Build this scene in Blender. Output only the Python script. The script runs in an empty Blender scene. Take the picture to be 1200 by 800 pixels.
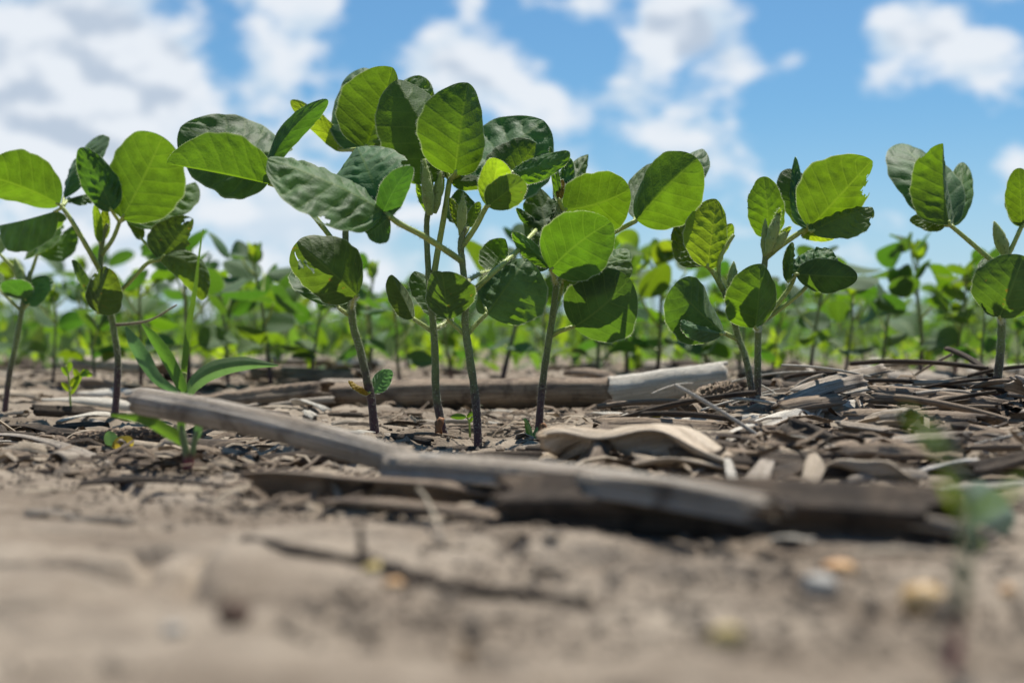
import bpy, math, random
import numpy as np
from mathutils import Vector, Matrix

# ------------------------------------------------------------------ camera, sky, sun, exposure
scene = bpy.context.scene
C = scene.collection
FPX, CAMZ = 1667.0, 0.040            # focal length in photo pixels (50 mm on 36 mm), camera height in metres
cam_d = bpy.data.cameras.new('camera'); cam = bpy.data.objects.new('camera', cam_d); C.objects.link(cam)
cam.location = (0, 0, CAMZ); cam.rotation_euler = (math.radians(90), 0, 0)
cam_d.lens = 50; cam_d.sensor_width = 36; cam_d.clip_start = 0.01; cam_d.clip_end = 3000
cam_d.dof.use_dof = True; cam_d.dof.focus_distance = 0.575; cam_d.dof.aperture_fstop = 9.8; cam_d.dof.aperture_blades = 9
scene.camera = cam

SUN_EL, SUN_AZ = math.radians(64), math.radians(18)     # behind the plants, a little to the right
sun_d = bpy.data.lights.new('sun', 'SUN'); sun_d.energy = 5.0; sun_d.angle = math.radians(0.53); sun_d.color = (1.0, 0.95, 0.86)
sun = bpy.data.objects.new('sun', sun_d); C.objects.link(sun)
to_sun = Vector((math.sin(SUN_AZ)*math.cos(SUN_EL), math.cos(SUN_AZ)*math.cos(SUN_EL), math.sin(SUN_EL)))
sun.rotation_euler = to_sun.to_track_quat('Z', 'Y').to_euler(); sun.location = (0, 2, 3)

scene.view_settings.view_transform = 'Standard'; scene.view_settings.look = 'None'
scene.view_settings.exposure = 0.42; scene.view_settings.gamma = 1.0
scene.cycles.use_denoising = True
scene.cycles.max_bounces = 6; scene.cycles.transmission_bounces = 5; scene.cycles.diffuse_bounces = 3; scene.cycles.glossy_bounces = 2

class NT:
    """small helper for node trees"""
    def __init__(s, tree): s.t = tree; s.n = tree.nodes; s.l = tree.links
    def node(s, kind, **kw):
        n = s.n.new(kind)
        for k, v in kw.items(): setattr(n, k, v)
        return n
    def put(s, sock, v):
        if hasattr(v, 'is_output'): s.l.new(v, sock)
        else:
            if sock.type == 'RGBA' and len(v) == 3: v = (*v, 1)
            sock.default_value = v
    def math(s, op, a, b=0.0, c=None, clamp=False):
        n = s.node('ShaderNodeMath', operation=op, use_clamp=clamp); s.put(n.inputs[0], a); s.put(n.inputs[1], b)
        if c is not None: s.put(n.inputs[2], c)
        return n.outputs[0]
    def vmath(s, op, a, b=(0, 0, 0), out=0):
        n = s.node('ShaderNodeVectorMath', operation=op); s.put(n.inputs[0], a); s.put(n.inputs[1], b)
        return n.outputs[out]
    def noise(s, vec, scale, detail=4, rough=0.55, dist=0.0, col=False):
        n = s.node('ShaderNodeTexNoise'); s.put(n.inputs['Vector'], vec); n.inputs['Scale'].default_value = scale
        n.inputs['Detail'].default_value = detail; n.inputs['Roughness'].default_value = rough; n.inputs['Distortion'].default_value = dist
        return n.outputs[1 if col else 0]
    def step(s, x, a, b, lo=0.0, hi=1.0):
        n = s.node('ShaderNodeMapRange', interpolation_type='SMOOTHSTEP'); s.put(n.inputs[0], x)
        for i, v in enumerate((a, b, lo, hi)): s.put(n.inputs[i+1], v)
        return n.outputs[0]
    def mix(s, f, a, b, blend='MIX'):
        n = s.node('ShaderNodeMix', data_type='RGBA', blend_type=blend); s.put(n.inputs[0], f); s.put(n.inputs[6], a); s.put(n.inputs[7], b)
        return n.outputs[2]
    def bump(s, h, strength, dist):
        n = s.node('ShaderNodeBump'); n.inputs['Strength'].default_value = strength; n.inputs['Distance'].default_value = dist
        s.put(n.inputs['Height'], h); return n.outputs[0]

def pdir(px, py):                       # direction of a point of the sky
    return Vector(((px-600)/FPX, 1, (400-py)/FPX)).normalized()

world = bpy.data.worlds.new('World'); scene.world = world; world.use_nodes = True
w = NT(world.node_tree); w.n.clear()
gen = w.node('ShaderNodeTexCoord').outputs['Generated']
sky = w.node('ShaderNodeTexSky', sky_type='NISHITA', sun_disc=False, sun_elevation=SUN_EL, sun_rotation=SUN_AZ, altitude=200,
             air_density=1.0, dust_density=0.6, ozone_density=2.2)
skyc = w.vmath('SCALE', sky.outputs[0]); skyc.node.inputs['Scale'].default_value = 0.105
skyc = w.mix(1.0, skyc, (0.52, 0.82, 0.98), 'MULTIPLY')
hz_ = w.node('ShaderNodeSeparateXYZ'); w.l.new(gen, hz_.inputs[0])
skyc = w.mix(w.step(hz_.outputs[2], -.02, .17, .62, 0), skyc, (.62, .75, .95))     # pale air towards the horizon, all round
CLOUDS = [  # x, y of the photo, radius px, weight: cumulus that stand in view, and clear gaps between them
    (40, 30, 110, .50), (150, 50, 80, .40), (205, 92, 42, .40), (110, 120, 70, .34), (20, 120, 80, .26), (300, 10, 60, .36), (370, 2, 45, .34), (335, 85, 36, .32), (410, 92, 34, .30),
    (545, 74, 46, .50), (600, 92, 46, .52), (648, 122, 34, .44), (505, 70, 32, .34), (720, 118, 40, .46), (790, 158, 42, .46), (865, 190, 46, .50), (690, 4, 36, .36), (556, 2, 18, .42),
    (770, 40, 40, .50), (820, 48, 46, .56), (868, 84, 32, .48), (790, 14, 36, .44), (935, 66, 20, .44), (1040, 38, 40, .50), (1100, 46, 46, .52), (1165, 62, 50, .54), (1026, 98, 24, .36), (1192, 194, 30, .60),
    (300, 235, 140, .34), (90, 215, 120, .30), (420, 310, 150, .30), (60, 320, 150, .28), (690, 200, 60, .24), (1010, 265, 80, .14),
    (270, 55, 40, -.3), (440, 30, 45, -.3), (700, 62, 40, -.34), (950, 20, 50, -.4), (960, 150, 80, -.30), (1110, 150, 60, -.25)]
base = None
for px, py, r, wt in CLOUDS:
    k = 2*(FPX/r)**2*.5
    q = w.math('MULTIPLY_ADD', w.vmath('DOT_PRODUCT', gen, tuple(pdir(px, py)), 1), 2*k, -2*k); q = w.math('EXPONENT', q)
    base = w.math('MULTIPLY_ADD', q, wt*.62, 0.0 if base is None else base)
st = w.vmath('MULTIPLY', gen, (1, 1, 1.7))
n1 = w.noise(st, 22.0, 5, 0.60); n0 = w.noise(w.vmath('ADD', st, (0.004, 0, 0.022)), 22.0, 1, 0.5)
den = w.math('ADD', n1, base)
cover = w.step(den, 0.56, 0.84, 0, .94)
lit = w.step(w.math('SUBTRACT', n1, n0), -0.16, 0.10)
thick = w.step(base, 0.30, 0.46)
grey = w.mix(thick, (0.66, 0.77, 0.88), (0.54, 0.62, 0.73))
cloudc = w.mix(lit, grey, (0.86, 0.90, 0.95))
skyf = w.mix(cover, skyc, cloudc)
bg = w.node('ShaderNodeBackground'); w.l.new(skyf, bg.inputs[0]); bg.inputs[1].default_value = 0.74
world.cycles.sampling_method = 'MANUAL'; world.cycles.sample_map_resolution = 512
wo = w.node('ShaderNodeOutputWorld'); w.l.new(bg.outputs[0], wo.inputs[0])

# ------------------------------------------------------------------ helpers
rng = np.random.default_rng(7)
rnd = random.Random(11)

def at(px, py, d):                      # the point d metres ahead that the photo shows at px, py
    return Vector(((px-600)/FPX*d, d, CAMZ-(py-400)/FPX*d))

def _hash(ix, iy, seed):
    h = (ix.astype(np.int64)*374761393 + iy.astype(np.int64)*668265263 + seed*2147483647) & 0xFFFFFFFF
    h = ((h ^ (h >> 13))*1274126177) & 0xFFFFFFFF
    return ((h ^ (h >> 16)) & 0xFFFF)/65535.0
def vnoise(x, y, seed=0):
    x = np.asarray(x, float); y = np.asarray(y, float)
    ix = np.floor(x); iy = np.floor(y); fx = x-ix; fy = y-iy
    fx = fx*fx*fx*(fx*(fx*6-15)+10); fy = fy*fy*fy*(fy*(fy*6-15)+10)
    a = _hash(ix, iy, seed); b = _hash(ix+1, iy, seed); c = _hash(ix, iy+1, seed); d = _hash(ix+1, iy+1, seed)
    return (a*(1-fx)+b*fx)*(1-fy)+(c*(1-fx)+d*fx)*fy
def fbm(x, y, seed=0, o=4):
    s = 0; a = .5
    for k in range(o): s = s+a*(vnoise(x*2**k, y*2**k, seed+k*17)-.5); a *= .5
    return s
def sstep(x, a, b):
    t = np.clip((np.asarray(x, float)-a)/(b-a), 0, 1); return t*t*(3-2*t)

def gz0(x, y):                          # the lie of the land
    x = np.asarray(x, float); y = np.asarray(y, float)
    z = 0.012*sstep(y, .58, 1.15)
    z = z + 0.007*sstep(x/np.maximum(y, .1), .08, .22)*sstep(y, .46, .60)*(1-sstep(y, .8, 1.3))
    z = z + 0.006*fbm(x*3.1, y*3.1, 5, 2)*sstep(y, .3, .8)
    return z
def gz(x, y):
    z = gz0(x, y)
    near = 1-sstep(y, 2.5, 6)
    a = fbm(np.asarray(x)*28, np.asarray(y)*28, 3, 3)
    z = z + 0.0055*a*near*(.85+.5*sstep(y, .45, .65))
    z = z + 0.0034*fbm(np.asarray(x)*90, np.asarray(y)*90, 9, 3)*near
    r = 1-np.abs(2*vnoise(np.asarray(x)*17+3*fbm(np.asarray(x)*11, np.asarray(y)*11, 23), np.asarray(y)*26, 31)-1)
    z = z - 0.0060*np.clip((r-.86)/.14, 0, 1)**1.5*near     # shallow drying cracks
    clod = np.clip(vnoise(np.asarray(x)*120, np.asarray(y)*120, 41)-.60, 0, 1)*sstep(y, .42, .6)
    return z + 0.008*clod*near

MATS = {}
def mat(name):
    m = bpy.data.materials.new(name); m.use_nodes = True; n = NT(m.node_tree); n.n.clear(); MATS[name] = m
    return m, n
def finish(n, shader):
    o = n.node('ShaderNodeOutputMaterial'); n.l.new(shader, o.inputs[0])
def principled(n, color, rough=.8, normal=None, spec=.3, **kw):
    p = n.node('ShaderNodeBsdfPrincipled'); n.put(p.inputs['Base Color'], color); n.put(p.inputs['Roughness'], rough)
    p.inputs['Specular IOR Level'].default_value = spec
    for k, v in kw.items(): n.put(p.inputs[k], v)
    if normal is not None: n.l.new(normal, p.inputs['Normal'])
    return p.outputs[0]

def leaf_material(name, top, under, trans, tmix=.5, spots=0.0, vein=(.17, .24, .07), nveins=6.5):
    m, n = mat(name)
    uvn = n.node('ShaderNodeUVMap'); sep = n.node('ShaderNodeSeparateXYZ'); n.l.new(uvn.outputs[0], sep.inputs[0])
    u = sep.outputs[0]; v = n.math('ABSOLUTE', n.math('MULTIPLY_ADD', sep.outputs[1], 2.0, -1.0))
    obj = n.node('ShaderNodeTexCoord').outputs['Object']
    wob = n.math('MULTIPLY', n.math('SUBTRACT', n.noise(obj, 160, 2), .5), .18)
    ph = n.math('MULTIPLY', n.math('SUBTRACT', u, n.math('MULTIPLY', v, .22)), nveins); ph = n.math('ADD', ph, wob)
    pp = n.math('PINGPONG', ph, .5)
    side = n.step(pp, .015, .075, 1, 0); mid = n.step(v, .012, .05, 1, 0)
    # net of fine veins
    vo = n.node('ShaderNodeTexVoronoi', feature='DISTANCE_TO_EDGE'); n.put(vo.inputs['Vector'], obj); vo.inputs['Scale'].default_value = 620
    net = n.step(vo.outputs['Distance'], .02, .14, 1, 0)
    lines = n.math('MAXIMUM', n.math('MULTIPLY', side, .62), mid); lines = n.math('MAXIMUM', lines, n.math('MULTIPLY', net, .16))
    info = n.node('ShaderNodeObjectInfo').outputs['Random']
    blotch = n.noise(obj, 95, 4, .6); tone = n.step(blotch, .30, .72)
    geo = n.node('ShaderNodeNewGeometry').outputs['Backfacing']
    ct = n.mix(tone, tuple(c*.72 for c in top), tuple(c*1.22 for c in top))
    cu = n.mix(tone, tuple(c*.8 for c in under), tuple(c*1.15 for c in under))
    col = n.mix(geo, ct, cu)
    col = n.mix(n.math('MULTIPLY', lines, .55), col, vein)
    hs = n.node('ShaderNodeHueSaturation'); n.put(hs.inputs['Color'], col)
    n.put(hs.inputs['Hue'], n.math('MULTIPLY_ADD', info, .024, .488)); n.put(hs.inputs['Value'], n.math('MULTIPLY_ADD', info, .4, .8)); col = hs.outputs[0]
    tc = n.mix(tone, tuple(c*.66 for c in trans), tuple(c*1.16 for c in trans))
    tc = n.mix(n.math('MULTIPLY', lines, .8), tc, (trans[0]*1.25, trans[1]*1.12, trans[2]*2))
    ht = n.node('ShaderNodeHueSaturation'); n.put(ht.inputs['Color'], tc); n.put(ht.inputs['Hue'], n.math('MULTIPLY_ADD', info, .03, .487)); tc = ht.outputs[0]
    if spots:
        sp = n.step(n.noise(obj, 260, 3, .7), .68-.1*spots, .74-.1*spots)
        col = n.mix(sp, col, (.20, .15, .04)); tc = n.mix(sp, tc, (.30, .22, .02))
    h = n.math('ADD', n.math('MULTIPLY', n.step(pp, 0, .16), .5), n.math('MULTIPLY', n.noise(obj, 300, 2), .4)); h = n.math('ADD', h, n.math('MULTIPLY', n.step(vo.outputs['Distance'], 0, .3), .25))
    rim = n.step(v, .955, .995); col = n.mix(n.math('MULTIPLY', rim, .75), col, (.34, .40, .24)); tc = n.mix(n.math('MULTIPLY', rim, .6), tc, (.45, .55, .20))
    nb = n.bump(h, .30, .0006)
    p = principled(n, col, n.math('MULTIPLY_ADD', blotch, .2, .50), nb, .25)
    sh = p.node; sh.inputs['Sheen Weight'].default_value = .16; sh.inputs['Sheen Roughness'].default_value = .4; sh.inputs['Sheen Tint'].default_value = (.8, .95, .85, 1)
    t = n.node('ShaderNodeBsdfTranslucent'); n.put(t.inputs[0], tc); n.l.new(nb, t.inputs[1])
    mx = n.node('ShaderNodeMixShader'); mx.inputs[0].default_value = tmix; n.l.new(p, mx.inputs[1]); n.l.new(t.outputs[0], mx.inputs[2])
    finish(n, mx.outputs[0]); return m

leaf_material('leaf', (.090, .172, .070), (.070, .118, .042), (.172, .312, .005), .48)
leaf_material('leaf_dark', (.070, .142, .062), (.060, .105, .050), (.115, .265, .010), .42)  # darker leaf green; also puts shade into blades that lie in shadow
leaf_material('leaf_young', (.080, .150, .035), (.10, .16, .045), (.36, .54, .012), .54)
leaf_material('leaf_old', (.050, .090, .034), (.070, .105, .042), (.15, .26, .010), .42, spots=.3)
leaf_material('leaf_blue', (.070, .150, .100), (.10, .17, .11), (.16, .36, .06), .38, nveins=0.0)
leaf_material('grass_blade', (.065, .135, .055), (.075, .14, .055), (.17, .36, .015), .44, nveins=0.0)
leaf_material('leaf_pale', (.20, .26, .20), (.22, .28, .22), (.14, .22, .10), .25, nveins=0.0)
leaf_material('leaf_yellow', (.32, .22, .03), (.32, .22, .05), (.50, .34, .03), .42, spots=.6)

def stem_material(name, low, high, rough=.6):
    m, n = mat(name)
    t = n.node('ShaderNodeAttribute', attribute_name='along').outputs['Fac']; obj = n.node('ShaderNodeTexCoord').outputs['Object']
    nz = n.noise(obj, 260, 4, .65)
    f = n.step(n.math('ADD', t, n.math('MULTIPLY', n.math('SUBTRACT', nz, .5), .25)), .12, .40)
    col = n.mix(f, low, high); col = n.mix(n.step(n.noise(obj, 700, 3), .56, .70, 0, .6), col, tuple(c*.45 for c in low))
    col = n.mix(n.step(n.noise(obj, 130, 3), .5, .75, 0, .25), col, (.17, .19, .09))
    nb = n.bump(nz, .6, .0006)
    p = principled(n, col, rough, nb, .35); p.node.inputs['Sheen Weight'].default_value = .15
    p.node.inputs['Subsurface Weight'].default_value = .08; p.node.inputs['Subsurface Radius'].default_value = (.001, .001, .0004); p.node.inputs['Subsurface Scale'].default_value = 1.0
    finish(n, p)
stem_material('stem', (.085, .042, .046), (.18, .225, .07))
stem_material('petiole', (.24, .30, .06), (.36, .43, .09), .45)
stem_material('bud', (.17, .20, .05), (.28, .36, .10), .7)
stem_material('red_stem', (.25, .05, .06), (.16, .22, .08), .5)
stem_material('dry_twig', (.17, .13, .09), (.26, .21, .14), .8)
m, n = mat('hair')
p = principled(n, (.55, .58, .45), .6, None, .2); t = n.node('ShaderNodeBsdfTranslucent'); t.inputs[0].default_value = (.75, .80, .60, 1)
mx = n.node('ShaderNodeMixShader'); mx.inputs[0].default_value = .5; n.l.new(p, mx.inputs[1]); n.l.new(t.outputs[0], mx.inputs[2]); finish(n, mx.outputs[0])

def soil_material():
    m, n = mat('soil'); obj = n.node('ShaderNodeTexCoord').outputs['Object']
    a = n.noise(obj, 14, 5, .6); b = n.noise(obj, 130, 5, .65); c = n.noise(obj, 900, 3, .7)
    col = n.mix(n.step(a, .33, .68), (.180, .142, .106), (.350, .292, .228))
    col = n.mix(n.step(b, .50, .72, 0, .6), col, (.17, .130, .098))
    col = n.mix(n.step(b, .22, .40, .55, 0), col, (.40, .345, .275))
    col = n.mix(n.step(c, .60, .72, 0, .5), col, (.46, .40, .33)); col = n.mix(n.step(c, .27, .37, .55, 0), col, (.10, .075, .055))
    h = n.math('ADD', n.math('MULTIPLY', b, .7), n.math('MULTIPLY', c, .35))
    finish(n, principled(n, col, .95, n.bump(h, .9, .003), .12))
soil_material()

def straw_material(name, light, mid, dark, darkness=.5, patch=60, rough=.78):
    """dead corn tissue: fibres along the piece, grey weathering, brown stains"""
    m, n = mat(name); uv = n.node('ShaderNodeUVMap').outputs[0]; obj = n.node('ShaderNodeTexCoord').outputs['Object']
    ri = n.node('ShaderNodeObjectInfo').outputs['Random']
    st = n.vmath('MULTIPLY', uv, (9, 260, 1)); off = n.node('ShaderNodeCombineXYZ'); n.put(off.inputs[2], n.math('MULTIPLY', ri, 40)); st = n.vmath('ADD', st, off.outputs[0])
    fib = n.noise(st, 1.0, 4, .6); st2 = n.vmath('MULTIPLY', uv, (3, 60, 1)); st2 = n.vmath('ADD', st2, off.outputs[0]); band = n.noise(st2, 1.0, 4, .6)
    blot = n.noise(obj, patch, 5, .62, .4)
    col = n.mix(n.step(band, .34, .66), mid, light)
    col = n.mix(n.step(fib, .50, .72, 0, .65), col, tuple(c*.45 for c in mid))
    col = n.mix(n.step(blot, .66-.3*darkness, .92-.3*darkness, 0, .9), col, dark)
    col = n.mix(n.step(n.noise(obj, 900, 2), .62, .74, 0, .6), col, tuple(c*.5 for c in dark))
    h = n.math('ADD', fib, n.math('MULTIPLY', band, .8))
    finish(n, principled(n, col, rough, n.bump(h, .75, .0012), .28))
straw_material('stalk_grey', (.58, .50, .41), (.35, .285, .22), (.10, .070, .050), .50)
straw_material('stalk_brown', (.42, .325, .235), (.225, .160, .108), (.075, .052, .038), .62)
straw_material('stalk_mixed', (.68, .60, .50), (.34, .27, .20), (.075, .052, .038), .52)
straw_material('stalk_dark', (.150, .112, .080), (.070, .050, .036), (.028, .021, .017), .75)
straw_material('stalk_white', (.80, .745, .65), (.58, .515, .42), (.20, .15, .105), .26)
straw_material('husk_tan', (.60, .50, .38), (.44, .34, .24), (.20, .14, .09), .35)
straw_material('cob', (.36, .28, .20), (.22, .155, .11), (.06, .042, .032), .55, 180)
def stone_material(name, a, b, rough=.6, scale=160):
    m, n = mat(name); obj = n.node('ShaderNodeTexCoord').outputs['Object']; z = n.noise(obj, scale, 5, .6)
    finish(n, principled(n, n.mix(n.step(z, .3, .7), a, b), rough, n.bump(z, .5, .001), .35))
stone_material('amber_stone', (.50, .30, .11), (.62, .44, .22), .45)
stone_material('grey_stone', (.30, .28, .25), (.44, .41, .36))
stone_material('yellow_stone', (.42, .30, .08), (.52, .40, .16))
stone_material('dark_clod', (.060, .034, .022), (.11, .065, .045), .9, 300)
stone_material('brown_flake', (.20, .085, .035), (.30, .14, .06), .7, 400)
stone_material('orange_flake', (.55, .27, .10), (.66, .42, .20), .6, 300)

def make_mesh(name, V, F, mats, uv=None, along=None, midx=None, smooth=True):
    me = bpy.data.meshes.new(name)
    me.from_pydata([tuple(map(float, v)) for v in V], [], [tuple(f) for f in F])
    for k in ([mats] if isinstance(mats, str) else mats): me.materials.append(MATS[k])
    if midx is not None: me.polygons.foreach_set('material_index', midx)
    me.polygons.foreach_set('use_smooth', [smooth]*len(F))
    if uv is not None:
        lay = me.uv_layers.new(name='UVMap'); li = np.zeros(len(me.loops), dtype=np.int32); me.loops.foreach_get('vertex_index', li)
        lay.data.foreach_set('uv', np.asarray(uv, np.float32)[li].ravel())
    if along is not None:
        a = me.attributes.new('along', 'FLOAT', 'POINT'); a.data.foreach_set('value', np.asarray(along, np.float32))
    me.update(); return me
def obj(name, me, parent=None, matrix=None, label=None, cat=None, group=None, kind=None):
    o = bpy.data.objects.new(name, me); C.objects.link(o)
    if parent is not None: o.parent = parent
    if matrix is not None: o.matrix_basis = matrix
    for k, v in (('label', label), ('category', cat), ('group', group), ('kind', kind)):
        if v: o[k] = v
    return o
def thing(name, loc, label, cat, group=None, rz=0):
    o = obj(name, None, None, Matrix.Translation(loc) @ Matrix.Rotation(rz, 4, 'Z'), label, cat, group); o.empty_display_size = .02
    return o

def smooth_path(pts, rad, sub=6):
    P = np.array([list(p) for p in pts], float); R = np.array(rad, float)
    if len(P) == 2: t = np.linspace(0, 1, sub*2+1)[:, None]; return P[0]*(1-t)+P[1]*t, R[0]*(1-t[:, 0])+R[1]*t[:, 0]
    E = np.vstack([2*P[0]-P[1], P, 2*P[-1]-P[-2]]); out = []; ro = []
    for i in range(1, len(E)-2):
        for k in range(sub):
            t = k/sub; a, b, c, d = E[i-1], E[i], E[i+1], E[i+2]
            out.append(.5*((2*b)+(-a+c)*t+(2*a-5*b+4*c-d)*t*t+(-a+3*b-3*c+d)*t**3)); ro.append(R[i-1]*(1-t)+R[i]*t)
    out.append(P[-1]); ro.append(R[-1]); return np.array(out), np.array(ro)
def frames(P):
    T = np.gradient(P, axis=0); T /= np.linalg.norm(T, axis=1)[:, None]+1e-12
    ref = np.array([0, 0, 1.0]) if abs(T[0][2]) < .8 else np.array([0, 1.0, 0])
    N = []; nprev = ref
    for t in T:
        nn = nprev-t*np.dot(nprev, t); nn /= np.linalg.norm(nn)+1e-12; N.append(nn); nprev = nn
    N = np.array(N); return T, N, np.cross(T, N)

class Geo:
    """collects the geometry of one mesh"""
    def __init__(s): s.V = []; s.F = []; s.M = []; s.U = []; s.A = []
    def add(s, V, F, mi=0, U=None, A=None):
        o = len(s.V); s.V += [tuple(v) for v in V]; s.F += [tuple(i+o for i in f) for f in F]; s.M += [mi]*len(F)
        s.U += list(U) if U is not None else [(0, 0)]*len(V); s.A += list(A) if A is not None else [1.0]*len(V)
    def mesh(s, name, mats, smooth=True): return make_mesh(name, s.V, s.F, mats, s.U, s.A, s.M, smooth)
    def tube(s, pts, rad, n=8, mi=0, a0=0., a1=1., sub=6, knob=0., hairs=0, hmi=1, hlen=.0012, seed=0):
        P, R = smooth_path(pts, rad, sub); T, N, B = frames(P); k = len(P); r = np.random.default_rng(seed+int(abs(P[0][0])*1e5))
        th = np.linspace(0, 2*math.pi, n, endpoint=False); V = []; U = []; A = []
        for i in range(k):
            rr = R[i]*(1+knob*r.uniform(-1, 1))
            for j in range(n):
                V.append(P[i]+(N[i]*math.cos(th[j])+B[i]*math.sin(th[j]))*rr*(1+.5*knob*r.uniform(-1, 1))); U.append((i/(k-1), j/n)); A.append(a0+(a1-a0)*i/(k-1))
        F = [(i*n+j, i*n+(j+1) % n, (i+1)*n+(j+1) % n, (i+1)*n+j) for i in range(k-1) for j in range(n)]
        F += [tuple(range(n-1, -1, -1)), tuple((k-1)*n+j for j in range(n))]
        s.add(V, F, mi, U, A)
        if hairs: 
            V = []; F = []
            for _ in range(hairs):
                i = r.integers(0, k-1); f = r.random(); q = P[i]*(1-f)+P[i+1]*f; a = r.uniform(0, 2*math.pi)
                d = N[i]*math.cos(a)+B[i]*math.sin(a); side = np.cross(d, T[i]); L = hlen*r.uniform(.5, 1.3); b = q+d*R[i]*.95
                o = len(V); wd = .00007; V += [b-side*wd, b+side*wd, b+d*L+T[i]*L*r.uniform(-.5, .5)]; F.append((o, o+1, o+2))
            s.add(V, F, hmi)
        return P

# ------------------------------------------------------------------ leaf blades
def leaf_mesh(name, L, W, aL=10, aR=10, top=True, bend=0.0, mat_='leaf', seed=0, nu=26, nv=9, curl=0., twist=0., quilt=.5, wave=.5, holes=None, hair=True, sway=0., point=.12, shape=.92):
    """blade along +x from its base; local z looks at the viewer; half angles turn the two halves away from the viewer"""
    r = np.random.default_rng(seed+1); u = (1-np.cos(np.linspace(0, math.pi, nu)))/2; v = np.linspace(-1, 1, 2*nv+1)
    v = np.sign(v)*np.abs(v)**.92
    prof = np.sqrt(np.clip(1-(2*u**shape-1)**2, 0, 1))*(1-point*u**3); prof = prof/prof.max(); prof[0] = .03; prof[-1] = .02
    V = np.zeros((nu, 2*nv+1, 3)); p1, p2, p3 = r.uniform(0, 6.28, 3)
    for i in range(nu):
        hw0 = L*W*prof[i]
        for sgn, a0 in ((1, aL), (-1, aR)):
            y = z = 0.0; hw = hw0*(1+.05*math.sin(6*u[i]+p1+2*sgn)+.022*math.sin(19*u[i]+p2*sgn)+.014*math.sin(37*u[i]+p3*sgn))
            vs = np.abs(v[nv:]) if sgn > 0 else np.abs(v[nv::-1])
            for k in range(len(vs)):
                if k:
                    mv = .5*(vs[k]+vs[k-1]); a = math.radians(a0+twist*(u[i]-.5)+curl*mv*mv*60*(1 if a0 > -24 else -.35)+18*wave*mv*math.sin(5.2*u[i]+p2+sgn*1.3)*mv)
                    dd = (vs[k]-vs[k-1])*hw; y += math.cos(a)*dd; z -= math.sin(a)*dd
                a = math.radians(a0); vv = vs[k]
                ph = 6.5*(u[i]-.22*vv)+.12*math.sin(9*vv+7*u[i]+p1+sgn)+.10*math.sin(23*u[i]+p2); q = ((math.sin(math.pi*ph)**2)**.7-.5)*(.65+.5*math.sin(5*vv+11*u[i]+p3)+.35*math.sin(19*vv+13*u[i]*sgn+p1))*quilt*.0015*min(1, vv*4)*min(1, (1-vv)*5+.15)*min(1, 6*u[i]*(1-u[i])+.1)
                q *= 1 if top else -1
                ny, nz = math.sin(a)*sgn, math.cos(a)
                j = nv+sgn*k
                V[i, j] = (L*u[i], sgn*y+ny*q, z+nz*q)
        V[i, :, 2] += bend*L*4*u[i]*(1-u[i]) + wave*.02*L*math.sin(6*u[i]+p3)*u[i]
        V[i, :, 1] += sway*L*4*u[i]*(1-u[i])
    n2 = 2*nv+1; F = []; M = []
    UV = np.array([[(u[i], v[j]*.5+.5) for j in range(n2)] for i in range(nu)]).reshape(-1, 2)
    for i in range(nu-1):
        for j in range(n2-1):
            if holes:
                uc, vc = (u[i]+u[i+1])/2, (v[j]+v[j+1])/2; jag = .035*math.sin(41*uc+3*vc)+.03*math.sin(37*vc+p1)
                if any(((uc-hu)/hr)**2+((vc-hv)/(hr*1.4))**2 < (1+jag/hr)**2 for hu, hv, hr in holes): continue
            f = (i*n2+j, (i+1)*n2+j, (i+1)*n2+j+1, i*n2+j+1)
            F.append(f if top else f[::-1]); M.append(0)
    if holes:
        par = list(range(nu*n2))
        def root(a):
            while par[a] != a: par[a] = par[par[a]]; a = par[a]
            return a
        for f in F:
            for q_ in f[1:]: par[root(q_)] = root(f[0])
        cnt = {}
        for f in F: cnt[root(f[0])] = cnt.get(root(f[0]), 0)+1
        bigr = max(cnt, key=cnt.get); F = [f for f in F if root(f[0]) == bigr]
    Vl = V.reshape(-1, 3); g = Geo(); g.add(Vl, F, 0, UV)
    if hair:
        HV = []; HF = []
        for j, sg in ((0, -1), (n2-1, 1)):
            for _ in range(110):
                i = r.integers(0, nu-1); f = r.random(); b = V[i, j]*(1-f)+V[i+1, j]*f; o2 = V[i, j]-V[i, j-sg*1]; o2 = o2/(np.linalg.norm(o2)+1e-9)
                t = V[i+1, j]-V[i, j]; t = t/(np.linalg.norm(t)+1e-9); ln = r.uniform(.0003, .0008)
                if holes and any(((u[i]-hu)/hr)**2+((sg-hv)/(hr*1.4))**2 < 2.6 for hu, hv, hr in holes): continue
                k = len(HV); HV += [b-t*.00005, b+t*.00005, b+o2*ln+t*r.uniform(-.3, .5)*ln]; HF.append((k, k+1, k+2))
        g.add(HV, HF, 1)
    return g.mesh(name, [mat_, 'hair'])

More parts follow.
